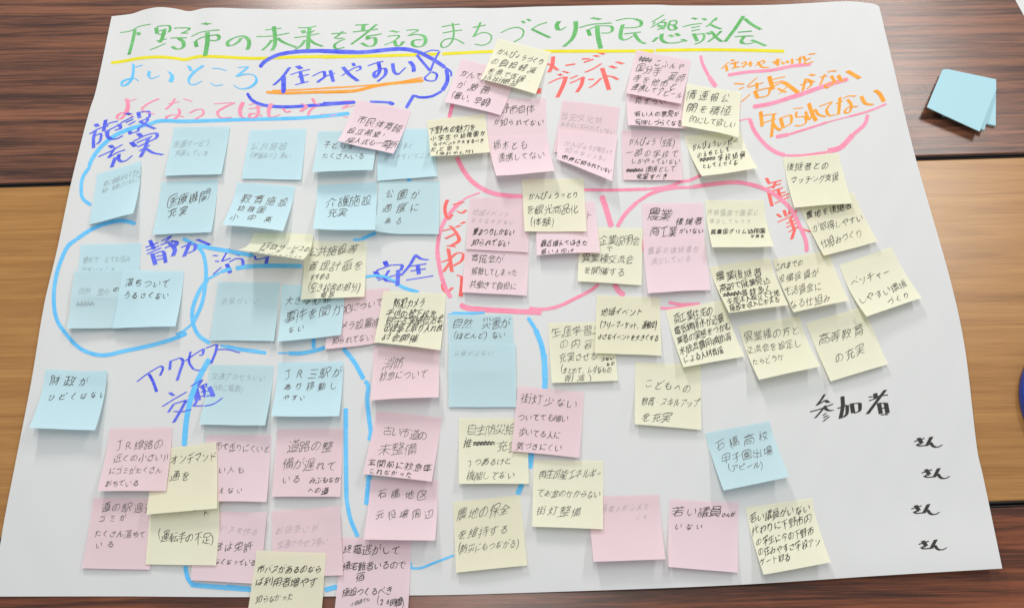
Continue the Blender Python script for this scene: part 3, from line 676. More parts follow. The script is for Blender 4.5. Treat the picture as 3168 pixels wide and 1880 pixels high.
# ------------------------------------------------------------------ the sticky notes: where they lie, what is written on them
# colour|tile|corners TL TR BR BL|lift of the four corners in mm|label|lines  (text;x0,y0;x1,y1;size;ink  - first and last character centre)
NOTES = '''
b|B0|1680,295 2222,285 2140,745 1588,762|0 1 6 5|blue note with faint writing, second from left in the top blue row|医療サービス;1710,450;2010,440;58;l|充実している;1720,535;1985,540;50;l
b|B1|228,228 775,215 722,708 148,698|0 0 3 2|blue note with faint writing, third from left in the top blue row|公共施設;275,370;545,380;62;l|（学童など）多い;225,465;590,465;50;l
b|B1|885,238 1462,232 1415,612 830,635|0 0 15 14|blue note with dark writing, partly under the tilted pink gymnasium note|子どもが;975,350;1210,365;60;d|たくさんいる;955,465;1300,465;62;d
b|B1|1470,225 2000,215 2040,672 1458,718|0 0 4 2|blue note between the pink gymnasium note and the small-print yellow note|が多く;1690,365;1790,372;45;l|遊びやすいところ;1555,475;1960,452;50;l
p|B1|1267,-66 1790,38 1615,455 1075,330|0 0 10 12|tilted pink note overlapping two blue notes in the top blue row|市民体育館;1305,110;1650,190;78;d|設立希望！;1205,210;1530,258;62;d|成人式も一箇所;1195,310;1620,350;68;d|で！;1550,400;1602,395;52;d
b|B0|938,742 1360,612 1285,1125 860,1232|0 3 17 3|curled blue note with faint writing below the blue upper left heading|安い施設がたくさん;1010,825;1320,705;44;l|あり　充実しているところ;985,900;1330,760;40;l
b|B0|1560,825 2110,798 2042,1305 1475,1330|0 0 6 5|blue note with two-line medical writing in black, second blue row|医療機関;1665,995;1970,945;92;d|充実;1660,1105;1765,1090;80;d
b|B1|105,735 668,770 548,1200 -40,1142|0 0 18 18|curled blue note listing schools in three lines, third in the second blue row|教育施設;180,870;540,900;85;d|幼稚園;130,960;330,980;62;d|小・中・高;75,1060;400,1075;66;d
b|B1|880,760 1458,728 1440,1192 838,1180|0 0 14 15|blue note with two lines of black writing, fourth in the second blue row|介護施設;1000,905;1340,890;95;d|充実;1010,1005;1110,1005;85;d
b|B1|1480,728 2062,720 2055,1232 1450,1232|0 0 4 3|blue note about a park in three lines, rightmost of the second blue row|公園が;1580,845;1825,845;78;d|適度に;1560,980;1825,965;84;d|ある;1565,1110;1665,1105;62;d
b|C0|780,175 1365,160 1310,690 715,700|0 0 5 5|topmost blue note inside the left loop, faint two-line writing|静かで　とても住み;825,320;1230,305;58;l|やすいところ;805,410;1080,410;46;l
b|C0|722,440 1300,435 1235,975 645,985|0 0 6 9|lower left blue note inside the left loop, with a scribbled-out word|自然　豊か;795,625;1045,640;64;l|の;1130,615;1131,615;60;d|#;740,750;905,745;60;l
b|C0|1200,432 1780,430 1695,965 1088,985|0 0 12 8|lower right blue note inside the left loop, black two-line writing|落ちついて;1265,545;1600,545;76;d|うるさくない;1240,665;1600,660;60;d
b|C1|-77,535 520,545 462,1108 -160,1105|0 0 5 2|blue note with one faint line, lying right of the left loop|治安がいい;-20,715;285,715;60;l
p|C1|985,645 1575,590 1545,1115 957,1187|0 0 3 6|pink security camera note half covered by blue and yellow notes|防犯について;1085,810;1485,735;80;d|カメラ設置補;1060,962;1450,925;80;d|知られてない;1055,1105;1385,1065;64;d
b|C1|535,565 1148,560 1110,1048 495,1112|0 0 8 12|blue note under the yellow public-facilities note, overlapping a pink one|大きな犯罪;610,710;980,695;75;d|事件を聞か;620,860;1075,800;98;d|ない;640,985;730,970;64;d
y|C1|765,140 1358,150 1335,680 722,708|0 0 6 7|yellow note with a long plan for public facilities, overlapping a blue note|公共施設等;845,235;1225,215;84;d|管理計画を;845,370;1285,365;92;d|すすめる;835,480;985,475;60;d|（空き校舎の処分）;785,590;1310,580;82;d|施設;955,660;1030,655;52;d
y|C1|265,65 845,80 745,322 115,225|0 0 46 48|yellow note curled up steeply from its lower edge, over the blue heading|行政サービスの;325,150;760,180;66;d|効率化;290,196;580,214;36;m|ペーパーレスにより;245,238;690,280;34;m
b|D1|-157,85 460,98 375,672 -262,662|0 0 12 9|blue train-access note with faint writing, overlapping the slanting heading|交通アクセスいい;-115,190;345,210;56;l|（特に電車）;-147,300;165,310;60;l
b|D1|500,62 1130,52 1090,582 432,582|0 3 14 13|blue note about three stations, right of the faint train-access note|JR三駅が;590,165;1065,150;84;d|あり移動し;580,280;1020,270;70;d|やすい;570,390;720,385;54;d
b|D0|440,130 1035,142 918,718 282,695|0 6 15 16|lone blue note at the left margin of the sheet|財政が;520,225;790,225;88;d|ひどくはない;480,380;980,345;64;d
b|C2|-47,850 580,855 600,1400 -30,1400|0 0 2 2|upper of the two overlapping blue disaster notes, black writing|自然　災害が;55,930;515,935;92;d|（ほとんど）ない;5,1055;480,1050;66;d
b|C2|-35,1130 608,1130 617,1745 -37,1745|0 0 2 2|lower of the two overlapping blue disaster notes, nearly blank|災害が少ない;45,1230;370,1225;52;l
b|D3|-60,748 565,632 755,1168 120,1300|0 0 16 14|tilted blue note left of the participants list|石橋高校;95,850;510,770;92;d|甲子園出場;150,985;560,915;84;d|（アピール）;165,1085;520,1040;72;d
p|B2|662,-75 1212,-81 1225,400 640,420|0 0 1 1|pink note below the tilted yellow note, under two other pink notes|下野市自体;733,15;1073,24;80;d|が知られてない;745,145;1165,150;60;d
p|B2|640,290 1222,275 1300,620 735,668|0 0 16 18|pink note stuck over another pink one, its lower edge curling over the pink loop|栃木とも;750,365;1015,360;70;d|連携してない;800,470;1175,450;70;d
p|A1|1335,570 1885,705 1715,1115 1170,985|0 0 4 9|tilted pink note beneath the tilted yellow note, right of the speech bubble|かんてん;1365,700;1570,752;66;d|が激務;1330,815;1565,870;74;d|（暑い，早朝）;1235,910;1630,1005;72;d
y|A1|1690,375 2200,505 2055,910 1520,765|0 0 8 9|tilted yellow note touching the yellow title line|かんぴょうづくり;1720,485;2105,590;58;d|の負担軽減;1665,580;2015,665;74;d|を県で支援・;1630,680;1985,775;68;d|技術開発;1590,755;1840,820;74;d
y|B2|65,135 625,70 675,442 100,480|0 0 11 14|yellow note packed with five lines of small print, left of two stacked pink notes|下野市の魅力を;110,220;500,190;56;D|小学生や幼稚園か;125,290;600,245;50;D|らイベントPRするべき;135,345;590,315;42;D|だと思う;125,400;345,390;46;D|（会社でも可）;140,455;510,440;50;D
p|B2|1378,-62 1930,9 1860,500 1290,440|0 0 2 2|pink history note with faint writing, upper of an overlapping pair|歴史文化財;1400,85;1730,130;68;l|あるのに知られていない;1380,165;1860,235;48;l
p|B2|1335,230 1905,290 1855,720 1320,508|0 0 18 8|pink note with faint and black lines, its lower right corner curled up|かんぴょうが有名って;1395,345;1820,430;48;l|知らない人多い;1400,410;1750,490;44;l|市外に知られていない;1375,480;1820,610;46;D
p|A2|745,830 1310,830 1320,1245 758,1208|0 0 6 9|pink note below the tilted pink temple note, four lines of black writing|見ずらい;855,965;1085,975;60;d|若い人の意見が;845,1095;1225,1095;54;D|反映しづらくなる;850,1180;1250,1190;58;D
p|A2|838,485 1370,585 1275,1005 742,900|0 0 7 7|tilted pink temple note hanging from the yellow title line|#;870,568;985,578;55;d|こふんや;1050,600;1270,640;54;d|国分寺・薬師;880,650;1270,745;78;d|寺を他市と;850,750;1200,820;74;d|連携してアピール;830,835;1260,915;64;d
p|B3|-242,232 318,235 352,712 -222,708|0 0 3 2|pink note with five lines and a blacked-out word, left of the small yellow recipe note|かんぴょう（生産）;-142,330;283,345;68;d|一部の学校で;-165,440;275,455;66;d|しかやっていない;-120,520;300,530;54;d|#;-190,612;-35,610;46;D|環境として;20,600;260,600;54;d|充実すべき;-70,675;180,670;50;D
y|B3|365,285 905,240 1075,595 535,672|0 0 14 16|curled yellow recipe note with a crossed-out word, under the information note|かんぴょうレシピー;475,370;870,320;48;d|のえちとして;530,445;800,395;48;D|#;530,497;680,478;44;D|学校給食;735,475;940,445;58;D|としてとりくむ;570,560;880,520;44;D
y|A2|1325,820 1850,895 1828,1330 1275,1215|0 0 10 13|yellow information note overlapping three pink notes, right of the temple note|情速報公;1375,905;1695,945;76;d|開を積極;1375,1030;1700,1060;82;d|的にして欲しい;1385,1140;1770,1195;74;d
p|C2|120,225 740,245 718,668 92,637|0 0 5 6|lower pink note inside the left part of the lively-town loop, three black lines|育成会が;215,300;455,310;76;d|解散してしまった;215,425;595,445;72;d|共働きで負担に;200,555;585,580;72;d
p|B2|480,878 1055,890 1046,1410 442,1375|0 0 2 2|upper pink note next to the red vertical heading, half faint half black writing|地域イベント;535,1015;830,1035;54;l|なかなか少ない;520,1090;885,1110;46;l|夏まつりしかない;535,1200;880,1210;60;D|知られてない;530,1305;830,1315;60;D
y|C2|1230,10 1840,18 1825,568 1210,530|0 0 4 7|yellow company-briefing note between two pink notes in the centre|企業説明会;1455,125;1775,135;88;d|で;1510,215;1511,215;60;d|異業種交流会;1290,300;1705,320;80;d|を開催する;1300,420;1620,440;72;d
p|B2|1120,930 1685,915 1740,1410 1125,1435|0 0 8 10|pink note mostly hidden under the yellow tourism note|ト;1625,1040;1626,1040;80;d|最近増えてはきた;1195,1315;1590,1310;58;D|若い人向け;1195,1400;1455,1400;50;D
y|B2|982,705 1580,695 1608,1205 1010,1205|0 0 8 6|yellow tourism note in the centre covering parts of two pink notes|かんぴょうっとり;1075,860;1500,850;64;d|を観光商品化;1065,990;1490,990;84;d|（体験）;1050,1115;1305,1110;78;d
p|C2|1833,-225 2423,-226 2440,330 1850,340|0 0 1 1|pink farming note with large dark writing, right of the centre|農業;1950,-110;2065,-105;105;D|商工業;1960,42;2130,55;100;D|後継者;2200,-45;2380,-50;64;D|がいない;2220,48;2405,50;50;D
p|C2|1838,110 2430,100 2497,615 1888,645|0 0 6 8|pink note with very faint writing, stuck over the lower half of the farming note|農家の後継者が;1925,235;2360,215;58;l|減少している;1950,330;2280,305;52;l
y|B3|568,905 1132,905 1230,1350 635,1358|0 0 14 15|curled yellow note with two faint and one bold line, left of the red industry heading|体験農業で農家に;620,1005;1070,1010;50;l|宿泊してもらう;640,1085;1000,1085;40;l|貧農国グリム幼稚園;655,1190;1135,1175;50;D|が来る;1035,1230;1130,1230;36;D
y|C2|1770,1312 2400,1335 2405,1965 1762,1910|0 0 5 7|yellow note about children and skills, three lines, in the lower middle|こどもへの;1900,1510;2265,1560;78;d|教育・スキルアップ;1855,1680;2350,1705;80;d|を充実;1870,1845;2065,1845;84;d
y|C3|-130,810 430,715 635,1255 45,1360|0 0 8 10|yellow note crammed with five bold lines, left of the co-operation note|商工業住宅の;-20,880;300,815;82;D|電気物排水が必要;-10,990;410,870;76;D|業者の実態をつかむ;10,1085;480,950;72;D|水放流費用補助等;35,1185;480,1055;78;D|による人材育成;75,1275;400,1190;78;D
y|C3|905,318 1450,235 1645,715 1110,830|0 0 15 14|curled yellow investment note with four lines, beside the bold farm-successor note|これまでの;965,385;1190,345;58;d|設備投資が;1000,500;1340,435;74;d|生活資金に;1060,620;1360,570;78;d|なる仕組み;1110,745;1440,690;78;d
y|B3|1480,965 2000,825 2235,1300 1715,1440|0 0 8 8|tilted yellow farmland note partly under the matching-support note|農地を後継者;1580,1040;1960,955;68;D|が取得しやすい;1645,1165;2070,1070;74;d|仕組みづくり;1720,1310;2060,1215;78;d
y|B3|1318,495 1855,445 1990,935 1430,975|0 0 8 8|yellow matching-support note, upper right of the red industry heading|後継者との;1395,575;1730,560;70;d|マッチング支援;1430,700;1830,670;70;d
y|C3|298,395 880,302 1058,760 485,835|0 0 14 18|yellow farm-successor note in bold writing with a blotted word, its lower edge curled|農業後継者;410,475;760,435;84;D|高齢で廃業見込;435,580;850,510;74;D|#;440,660;600,640;58;D|者数多く;635,640;870,600;64;D|生産法人設立で土地;500,725;950,635;62;D|施設を収入にかえる;520,790;950,705;58;D
y|C3|575,965 1165,865 1372,1350 775,1480|0 0 15 15|yellow co-operation note with curled lower edge, below the farm-successor note|異業種の方と;685,1060;1140,990;84;d|交流会を設定し;695,1180;1170,1105;74;d|たらどうか;750,1295;1000,1245;64;d
y|C3|1230,935 1790,772 2025,1330 1467,1497|0 0 6 6|tilted yellow higher-education note above the participants heading|高等教育;1410,1080;1740,1000;100;d|の充実;1560,1265;1760,1190;92;d
y|C3|1550,375 2055,200 2350,690 1815,870|0 0 10 14|most tilted yellow note, nearest the right edge of the sheet|ベンチャー;1710,520;2010,430;72;d|しやすい環境;1780,695;2170,545;74;d|づくり;2050,720;2195,665;62;d
y|C2|925,935 1545,920 1600,1488 960,1512|0 0 5 6|yellow lifelong-learning note tucked under the yellow market note|生涯学習;1000,1020;1310,1000;88;d|コ;1385,1000;1386,1000;70;d|の内容;1075,1125;1315,1130;84;d|充実させる;1070,1255;1365,1250;80;d|（まとめて、ムダなもの;1045,1385;1515,1380;66;d|削減）;1130,1460;1360,1455;74;d|少ない;1460,1275;1545,1265;38;D|もの;1505,1325;1550,1318;34;D
y|C2|1395,668 2005,690 2020,1248 1378,1225|0 0 6 5|yellow market note with three lines, below the company-briefing note|地域イベント;1470,820;1810,820;70;D|（フリーマーケット、運動会）;1425,945;1985,940;68;D|小さなイベントを大きくする;1430,1060;1975,1070;56;D
p|D1|1425,-90 2057,-70 2052,400 1392,430|0 0 14 14|pink note about the fire service, below the yellow camera note|消防;1570,60;1680,55;98;d|救急について;1525,180;1920,165;80;d
y|C1|1520,625 2125,655 2070,1195 1430,1120|0 0 10 8|yellow camera note filled with bold slanting writing, right of the pink security note|防犯カメラ;1640,735;1885,735;84;D|子供の登下校を;1570,830;1990,835;70;D|見守る実施自治会;1570,905;2070,885;74;D|の提案と取り入れ検;1550,975;2065,970;72;D|討会開催;1540,1065;1800,1075;72;D
p|E1|1120,795 1790,832 1758,1505 1048,1500|0 0 3 3|pink last-train note hanging over the bottom edge of the sheet|終電逃がして;1180,905;1645,925;84;D|帰宅難者いるので;1165,1075;1700,1055;78;D|宿;1300,1170;1301,1170;98;D|施設つくるべき;1160,1325;1580,1310;82;D|小規模でも;1225,1440;1380,1395;40;m|（24時間）;1455,1420;1730,1420;72;D
p|E1|1395,245 2050,240 2020,830 1325,820|0 0 14 13|pink note with two lines, under the tilted old-road note|石橋地区;1500,375;1895,375;80;d|元役場周辺;1475,565;1950,560;80;d
p|D1|1450,535 2085,598 1985,1215 1320,1140|0 0 10 10|tilted pink old-road note with four lines, right of the transport loop|古い市道の;1560,710;1900,765;94;d|未整備;1530,890;1775,890;108;d|玄関前に救急車;1410,1025;1940,1080;70;D|これなかった;1410,1110;1765,1145;56;D
p|E0|905,418 1500,430 1450,1112 788,1098|0 0 2 3|pink litter note, lowest note at the left of the sheet|道の駅週辺;1020,500;1440,510;80;d|ゴミが;985,610;1185,600;60;d|たくさん落ちて;950,745;1380,755;70;d|いる;960,860;1070,850;62;d
p|D1|-192,765 435,762 388,1410 -240,1405|0 0 7 5|pink note half covered by the upper yellow on-demand note|市で走りにくいと;-75,870;385,900;70;d|ない人も;-130,1105;130,1100;70;d|使えない;-130,1300;130,1305;56;d
p|E0|1880,540 2580,555 2510,1250 1845,1213|0 5 3 3|pink driving-licence note between two yellow notes at the bottom|バスを作る;2155,715;2450,760;62;l|者は免許;2105,900;2385,890;84;d|なくなっている;2090,1045;2445,1050;60;d
y|E0|1460,440 2135,452 2088,1070 1405,1060|0 0 4 3|lower yellow driver-shortage note, partly under the on-demand note|（運転手の不足）;1515,790;2075,815;96;d|ート;1870,545;1990,570;60;d
y|D0|1480,910 2088,832 2098,1473 1415,1533|0 2 12 11|upper yellow on-demand note, partly under the pink railway note|にオンデマンド;1600,995;2050,960;80;d|交通を;1570,1145;1785,1135;84;d
p|D0|1060,700 1668,690 1605,1305 942,1305|0 0 8 12|pink railway note with four lines, left of the on-demand note|JR線路の;1140,855;1525,840;92;d|近くの小さい川;1130,975;1610,965;74;d|にゴミがたくさん;1080,1100;1530,1090;66;d|おちている;1045,1225;1310,1225;70;d
p|D1|490,710 1128,700 1102,1360 440,1360|0 0 5 6|pink road-repair note with an added bold line, inside the transport loop|道路の整;650,860;975,870;106;d|備が遅れて;595,1035;1010,1060;96;d|いる;575,1190;675,1185;76;d|みぶもなか;830,1200;1075,1190;56;D|への道;815,1295;955,1300;60;D
p|E1|440,545 1095,492 1130,1165 450,1185|0 5 4 3|pink note with faint writing, partly under the yellow city-bus note|お店多いが;510,725;840,700;68;l|交通アクセス悪い;520,865;950,830;62;l
y|E1|305,932 970,955 920,1530 205,1525|0 0 4 4|yellow city-bus note hanging over the bottom edge of the sheet|市バスがあるのなら;345,1100;895,1105;72;D|ば利用者増やす;330,1220;845,1230;82;D|知らなかった;325,1395;625,1365;68;d
y|D2|60,600 722,605 738,1235 62,1235|0 0 6 8|yellow neighbourhood-safety note with a crossed-out line, under the pink street-light note|自主防災組;185,705;560,705;92;d|推;145,840;146,840;80;D|#;205,845;405,838;50;D|充実;485,865;590,870;95;d|3つあるけど;170,1030;545,1010;72;d|機能してない;175,1155;565,1150;78;d
p|D2|635,295 1275,352 1225,985 568,920|0 0 5 5|pink street-light note with four lines, right of the two disaster notes|街灯少ない;715,410;1150,460;92;d|ついてても暗い;665,590;1090,600;68;d|歩いてる人に;675,730;1010,765;76;d|気づきにくい;655,870;1020,890;74;d
y|E2|5,460 650,390 722,1070 35,1140|0 0 5 6|yellow farmland-care note near the bottom middle|農地の保全;95,560;505,525;98;d|を維持する;100,755;500,715;90;d|（防災にもつながる）;45,910;650,840;74;d
p|E2|1310,405 1998,388 2058,1010 1362,1035|0 0 14 13|pink note with faint writing, partly under the yellow energy note|独居老人がふえて;1400,530;1880,495;58;l|いる;1800,600;1870,595;36;l
y|E2|785,55 1458,60 1455,722 770,695|0 0 7 9|yellow energy note with three lines, below the pink street-light note|再生可能エネルギー;870,190;1425,180;84;d|でお金のかからない;855,365;1405,385;72;d|街灯整備;855,540;1195,550;86;d
p|EM|535,430 1205,465 1195,1140 525,1085|0 0 6 8|pink young-councillor note, nearly empty below two lines|若い議員;625,545;985,548;100;D|さんが;1060,580;1150,580;46;D|いない;630,695;820,695;62;D
y|EM|1270,515 1912,418 2095,1040 1443,1160|0 0 14 13|tilted yellow note with five bold lines, left of the participants list|若い議員がいない;1350,605;1865,520;76;D|代わりに下野市内;1375,725;1885,615;76;D|の学生に今の下野市;1410,840;1915,735;72;D|の住みやすさ学校アン;1425,935;1980,845;70;D|ケート取る;1440,1030;1690,985;68;D
'''
_all = ''.join(t.split(';')[0] for l in NOTES.strip().splitlines() for t in l.split('|')[5:])
GLYPHS = pen_strokes(sorted(set(_all)-set(' 　#')))
GLYPHS['J'] = [[(-.2,-.35),(.22,-.35)], [(.05,-.35),(.06,.2),(0,.36),(-.12,.38),(-.22,.26)]]
def glyph(c): return GLYPHS.get(c, [])
def homography(src, dst):
    A = []
    for (x, y), (u, v) in zip(src, dst):
        A.append([x,y,1,0,0,0,-u*x,-u*y,-u]); A.append([0,0,0,x,y,1,-v*x,-v*y,-v])
    return np.linalg.svd(np.array(A))[2][-1].reshape(3, 3)
def happly(H, x, y):
    x = np.asarray(x, float); y = np.asarray(y, float)
    w = H[2,0]*x+H[2,1]*y+H[2,2]
    return (H[0,0]*x+H[0,1]*y+H[0,2])/w, (H[1,0]*x+H[1,1]*y+H[1,2])/w
NG = 25
UU, VV = np.meshgrid(np.linspace(0, 1, NG), np.linspace(0, 1, NG))
UNIT = [(0,0),(1,0),(1,1),(0,1)]
class Surf:
    """one sticky note lying on the sheet: ground plan of four corners, height field over it"""
    def __init__(s, quad, lift, order, rng):
        base = 0.00075
        c = []
        for (x, y), l in zip(quad, lift):
            z = 0.001
            for _ in range(3):
                wx, wy = ray(x, y, z); z = float(paper_h(wx, wy))+base+l*0.001
            c.append((wx, wy))
        s.c = np.array(c)
        u, v = UU[..., None], VV[..., None]
        XY = (1-v)*((1-u)*s.c[0]+u*s.c[1])+v*((1-u)*s.c[3]+u*s.c[2])
        s.X, s.Y = XY[..., 0], XY[..., 1]
        l = [a*0.001 for a in lift]
        pw = rng.uniform(1.25, 1.9)
        vv = np.clip((VV-0.19)/0.81, 0, 1)**pw
        uu = UU
        bot = (1-uu)*l[3]+uu*l[2]
        up = (1-uu)*l[0]+uu*l[1]
        z = vv*bot + up*np.clip(1-VV*1.1, 0, 1)*np.clip(np.abs(uu-0.5)*2, 0, 1)**2
        z = z + vv*0.0011*np.cos((uu-0.5)*math.pi*1.1)*rng.choice([-1, 0.3, 1.2])*min(1, (l[2]+l[3])*80)
        own = paper_h(s.X, s.Y)+base+z
        s.Hg = homography([tuple(p) for p in s.c], UNIT)
        s.Hi = homography(quad, UNIT)
        need = np.full_like(own, -1.0)
        for o in NOTES_DONE:
            if (o.c[:,0].min() > s.c[:,0].max() or o.c[:,0].max() < s.c[:,0].min() or
                o.c[:,1].min() > s.c[:,1].max() or o.c[:,1].max() < s.c[:,1].min()): continue
            zo = o.height(s.X, s.Y)
            gx, gy = to_px(s.X, s.Y, own); u, v = happly(o.Hi, gx, gy)
            vis = (u > -0.03) & (u < 1.03) & (v > -0.03) & (v < 1.03)   # a curled edge may also hang freely above this note
            need = np.maximum(need, np.where(vis, zo+0.00060, -1.0))
        Z = np.maximum(own, need)
        if (need > own).any():
            for _ in range(60):
                P = np.pad(Z, 1, mode='edge')
                avg = (P[:-2,1:-1]+P[2:,1:-1]+P[1:-1,:-2]+P[1:-1,2:])/4
                Z2 = Z+0.9*(avg-Z)
                # keep the own bend, only spread what a lower note pushes up
                Z = np.maximum(np.maximum(own, need), np.where(Z > own+1e-5, Z2, np.maximum(own, Z2)))
        s.Z = Z
        s.Hi = homography(quad, UNIT)
    def height(s, x, y):
        u, v = happly(s.Hg, x, y)
        inside = (u > -0.04) & (u < 1.04) & (v > -0.04) & (v < 1.04)
        z = s.zuv(np.clip(u, 0, 1), np.clip(v, 0, 1))
        return np.where(inside, z, -1.0)
    def _bil(s, F, u, v):
        a = np.clip(u, 0, 1)*(NG-1); b = np.clip(v, 0, 1)*(NG-1)
        i = np.minimum(a.astype(int), NG-2); j = np.minimum(b.astype(int), NG-2); a = a-i; b = b-j
        return (1-b)*((1-a)*F[j, i]+a*F[j, i+1])+b*((1-a)*F[j+1, i]+a*F[j+1, i+1])
    def zuv(s, u, v): return s._bil(s.Z, np.asarray(u, float), np.asarray(v, float))
    def at(s, qx, qy):
        u, v = happly(s.Hi, qx, qy)
        ok = (u > 0.004) & (u < 0.996) & (v > 0.004) & (v < 0.996)
        return np.stack([s._bil(s.X, u, v), s._bil(s.Y, u, v), s._bil(s.Z, u, v)], -1), ok
NOTES_DONE = []
COLNAME = dict(b='blue', p='pink', y='yellow')
def chaikin(p):
    p = np.asarray(p, float)
    if len(p) < 3: return p
    q = [p[0]]
    for a, b in zip(p[:-1], p[1:]): q += [a*0.75+b*0.25, a*0.25+b*0.75]
    q.append(p[-1]); return np.array(q)
KANA = set('ぁあぃいぅうぇえぉおかがきぎくぐけげこごさざしじすずせぜそぞただちぢっつづてでとどなにぬねのはばぱひびぴふぶぷへべぺほぼぽまみむめもゃやゅゆょよらりるれろわをん')
SMALL = set('っゃゅょャュョッ')
for li, line in enumerate(NOTES.strip().splitlines()):
    f = line.split('|')
    col, tl, quad, lift, label = f[:5]
    rng = random.Random(100+li)
    quad = [px(tl, *[float(a) for a in q.split(',')]) for q in quad.split()]
    lift = [float(a)*(1.2 if float(a) < 30 else 1.0) for a in lift.split()]
    s = Surf(quad, lift, li, rng)
    NOTES_DONE.append(s)
    V = np.stack([s.X, s.Y, s.Z], -1).reshape(-1, 3)
    org = V.mean(0)
    note = mesh_obj('sticky_note', V, grid_faces(NG, NG), rng.choice(NOTE[col]), origin=org)
    tag(note, label, 'sticky note', COLNAME[col]+' sticky notes stuck on the white sheet')
    slant = rng.uniform(0.08, 0.40); lean = rng.uniform(0.0, 0.10); wild = rng.uniform(0.6, 1.25); rise = rng.uniform(0.05, 0.28); pen = rng.choice(PENS)
    groups = {}
    for t in f[5:]:
        text, a, b, size, ink = t.split(';')
        x0, y0 = [float(v) for v in a.split(',')]; x1, y1 = [float(v) for v in b.split(',')]
        size = float(size)
        key = {'l': 'l', 'm': 'm', 'd': 'd', 'D': 'D'}[ink]
        G = groups.setdefault(key, ([], []))
        wid = {'l': 5.2, 'm': 5.4, 'd': 5.6, 'D': 6.6}[ink]
        d = np.array([x1-x0, y1-y0]); L = np.hypot(*d) or 1; ux = d/L if L > 5 else np.array([1.0, 0.0]); uy = np.array([-ux[1], ux[0]])
        # characters stand upright along the side edges of their note
        side = np.array(quad[3])-np.array(quad[0]); side /= np.hypot(*side); uy = uy*0.45+side*0.55
        strokes = []
        if text == '#':
            n = int(L/16)
            for k in range(3):
                pts = [np.array([x0, y0])+d*j/n+uy*((-1)**j*size*rng.uniform(.15, .48)) for j in range(n+1)]
                strokes.append(pts)
            for k in range(3):
                o = uy*size*rng.uniform(-.3, .3); strokes.append([np.array([x0-8, y0])+o, np.array([x1+8, y1])+o*rng.uniform(.5, 1.2)])
        else:
            n = len(text); sp = L/max(1, n-1) if L > 5 else size*1.0
            for i, ch in enumerate(text):
                if ch in '　 ': continue
                c0 = np.array([x0, y0])+d*(i/max(1, n-1))+np.array([rng.uniform(-.05, .05)*size, rng.uniform(-.06, .06)*size])
                em = size*1.15*rng.uniform(0.88, 1.12)
                if ch in KANA: em *= 0.95
                if ch in SMALL: em *= 0.80
                sx = em*min(1.05, sp/(em*0.90)); sy = em
                if ch in '（）': sy *= 1.25
                rot = rng.uniform(-0.09, 0.09)*wild-lean
                cr, sr = math.cos(rot), math.sin(rot)
                w1, w2, w3, w4 = [rng.uniform(-0.06, 0.06)*wild for _ in range(4)]
                gl = glyph(ch); calm = 0.45 if len(gl) > 9 else (0.75 if len(gl) > 6 else 1.0)
                if len(gl) > 9: gl = [st for st in gl if max(np.ptp(np.array(st), axis=0)) > 0.10]   # busy characters lose their smallest strokes in a fast hand
                w1 *= calm; w3 *= calm; jw = wild*calm
                for st in gl:
                    p = np.array(st)
                    p = p + np.stack([w1*np.sin(p[:,1]*6+w2*60), w3*np.sin(p[:,0]*6+w4*60)], 1)
                    p = p + np.array([[rng.uniform(-.02, .02)*jw, rng.uniform(-.02, .02)*jw] for _ in p])
                    p = p + np.array([rng.uniform(-.025, .025)*jw, rng.uniform(-.025, .025)*jw])
                    p[:, 0] += -slant*p[:, 1]; p[:, 1] += -rise*p[:, 0]
                    p = np.stack([p[:,0]*cr-p[:,1]*sr, p[:,0]*sr+p[:,1]*cr], 1)
                    if len(p) > 1: p[-1] += (p[-1]-p[-2])*rng.uniform(0, 0.22)*wild
                    strokes.append([c0+ux*(q[0]*sx)+uy*(q[1]*sy) for q in p])
        for st in strokes:
            p = catmull(st, 8) if len(st) > 3 else chaikin(st)
            p = np.array([px(tl, *q) for q in p])
            if len(p) == 2: p = np.array([p[0], (p[0]+p[1])/2, p[1]])
            A, B = ribbon(p, wid/K*rng.uniform(0.8, 1.25))
            tp = np.interp(np.linspace(0, 1, len(p)), [0, 0.15, 0.6, 1], [0.75, 1.15, 1.0, 0.5])[:, None]   # the pen presses at the start and lifts off
            A = p+(A-p)*tp; B = p+(B-p)*tp
            A3, okA = s.at(A[:,0], A[:,1]); B3, okB = s.at(B[:,0], B[:,1]); ok = okA & okB
            zo = 0.00013+0.000008*(len(G[1]) % 29)
            bs = len(G[0])
            for q, r in zip(A3, B3):
                q[2] += zo; r[2] += zo; G[0].append(q); G[0].append(r)
            for i in range(len(A3)-1):
                if ok[i] and ok[i+1]: G[1].append((bs+2*i, bs+2*i+1, bs+2*i+3, bs+2*i+2))
    if label.startswith('blue train-access'):      # the slanting blue heading runs on over the edge of this note
        GV = []; GF = []
        for w, pts, rnd in parse(HB[-1][0]):
            path = catmull(pts, 2.0); A, B = ribbon(path, w*1.12/K, math.radians(-14), 11/K)
            A3, okA = s.at(A[:,0], A[:,1]); B3, okB = s.at(B[:,0], B[:,1]); ok = okA & okB; bs = len(GV)
            for q, v in zip(A3, B3): q[2] += 0.0002+len(GF)*2e-6; v[2] += 0.0002+len(GF)*2e-6; GV += [q, v]
            GF += [(bs+2*i, bs+2*i+1, bs+2*i+3, bs+2*i+2) for i in range(len(A3)-1) if ok[i] and ok[i+1]]
        mesh_obj('marker_lettering', GV, GF, INK['B'], note, origin=org)['label'] = 'blue marker strokes running over the edge of the note'
    for key, (GV, GF) in groups.items():
        if not GF: continue
        mat = {'l': PENCIL[col], 'm': MID[col], 'd': pen, 'D': PEN2}[key]
        o = mesh_obj('handwriting', GV, GF, mat, note, origin=org)
        if key == 'l': o['label'] = 'faint pencil writing'
        elif len(groups) > 1: o['label'] = 'black pen writing'

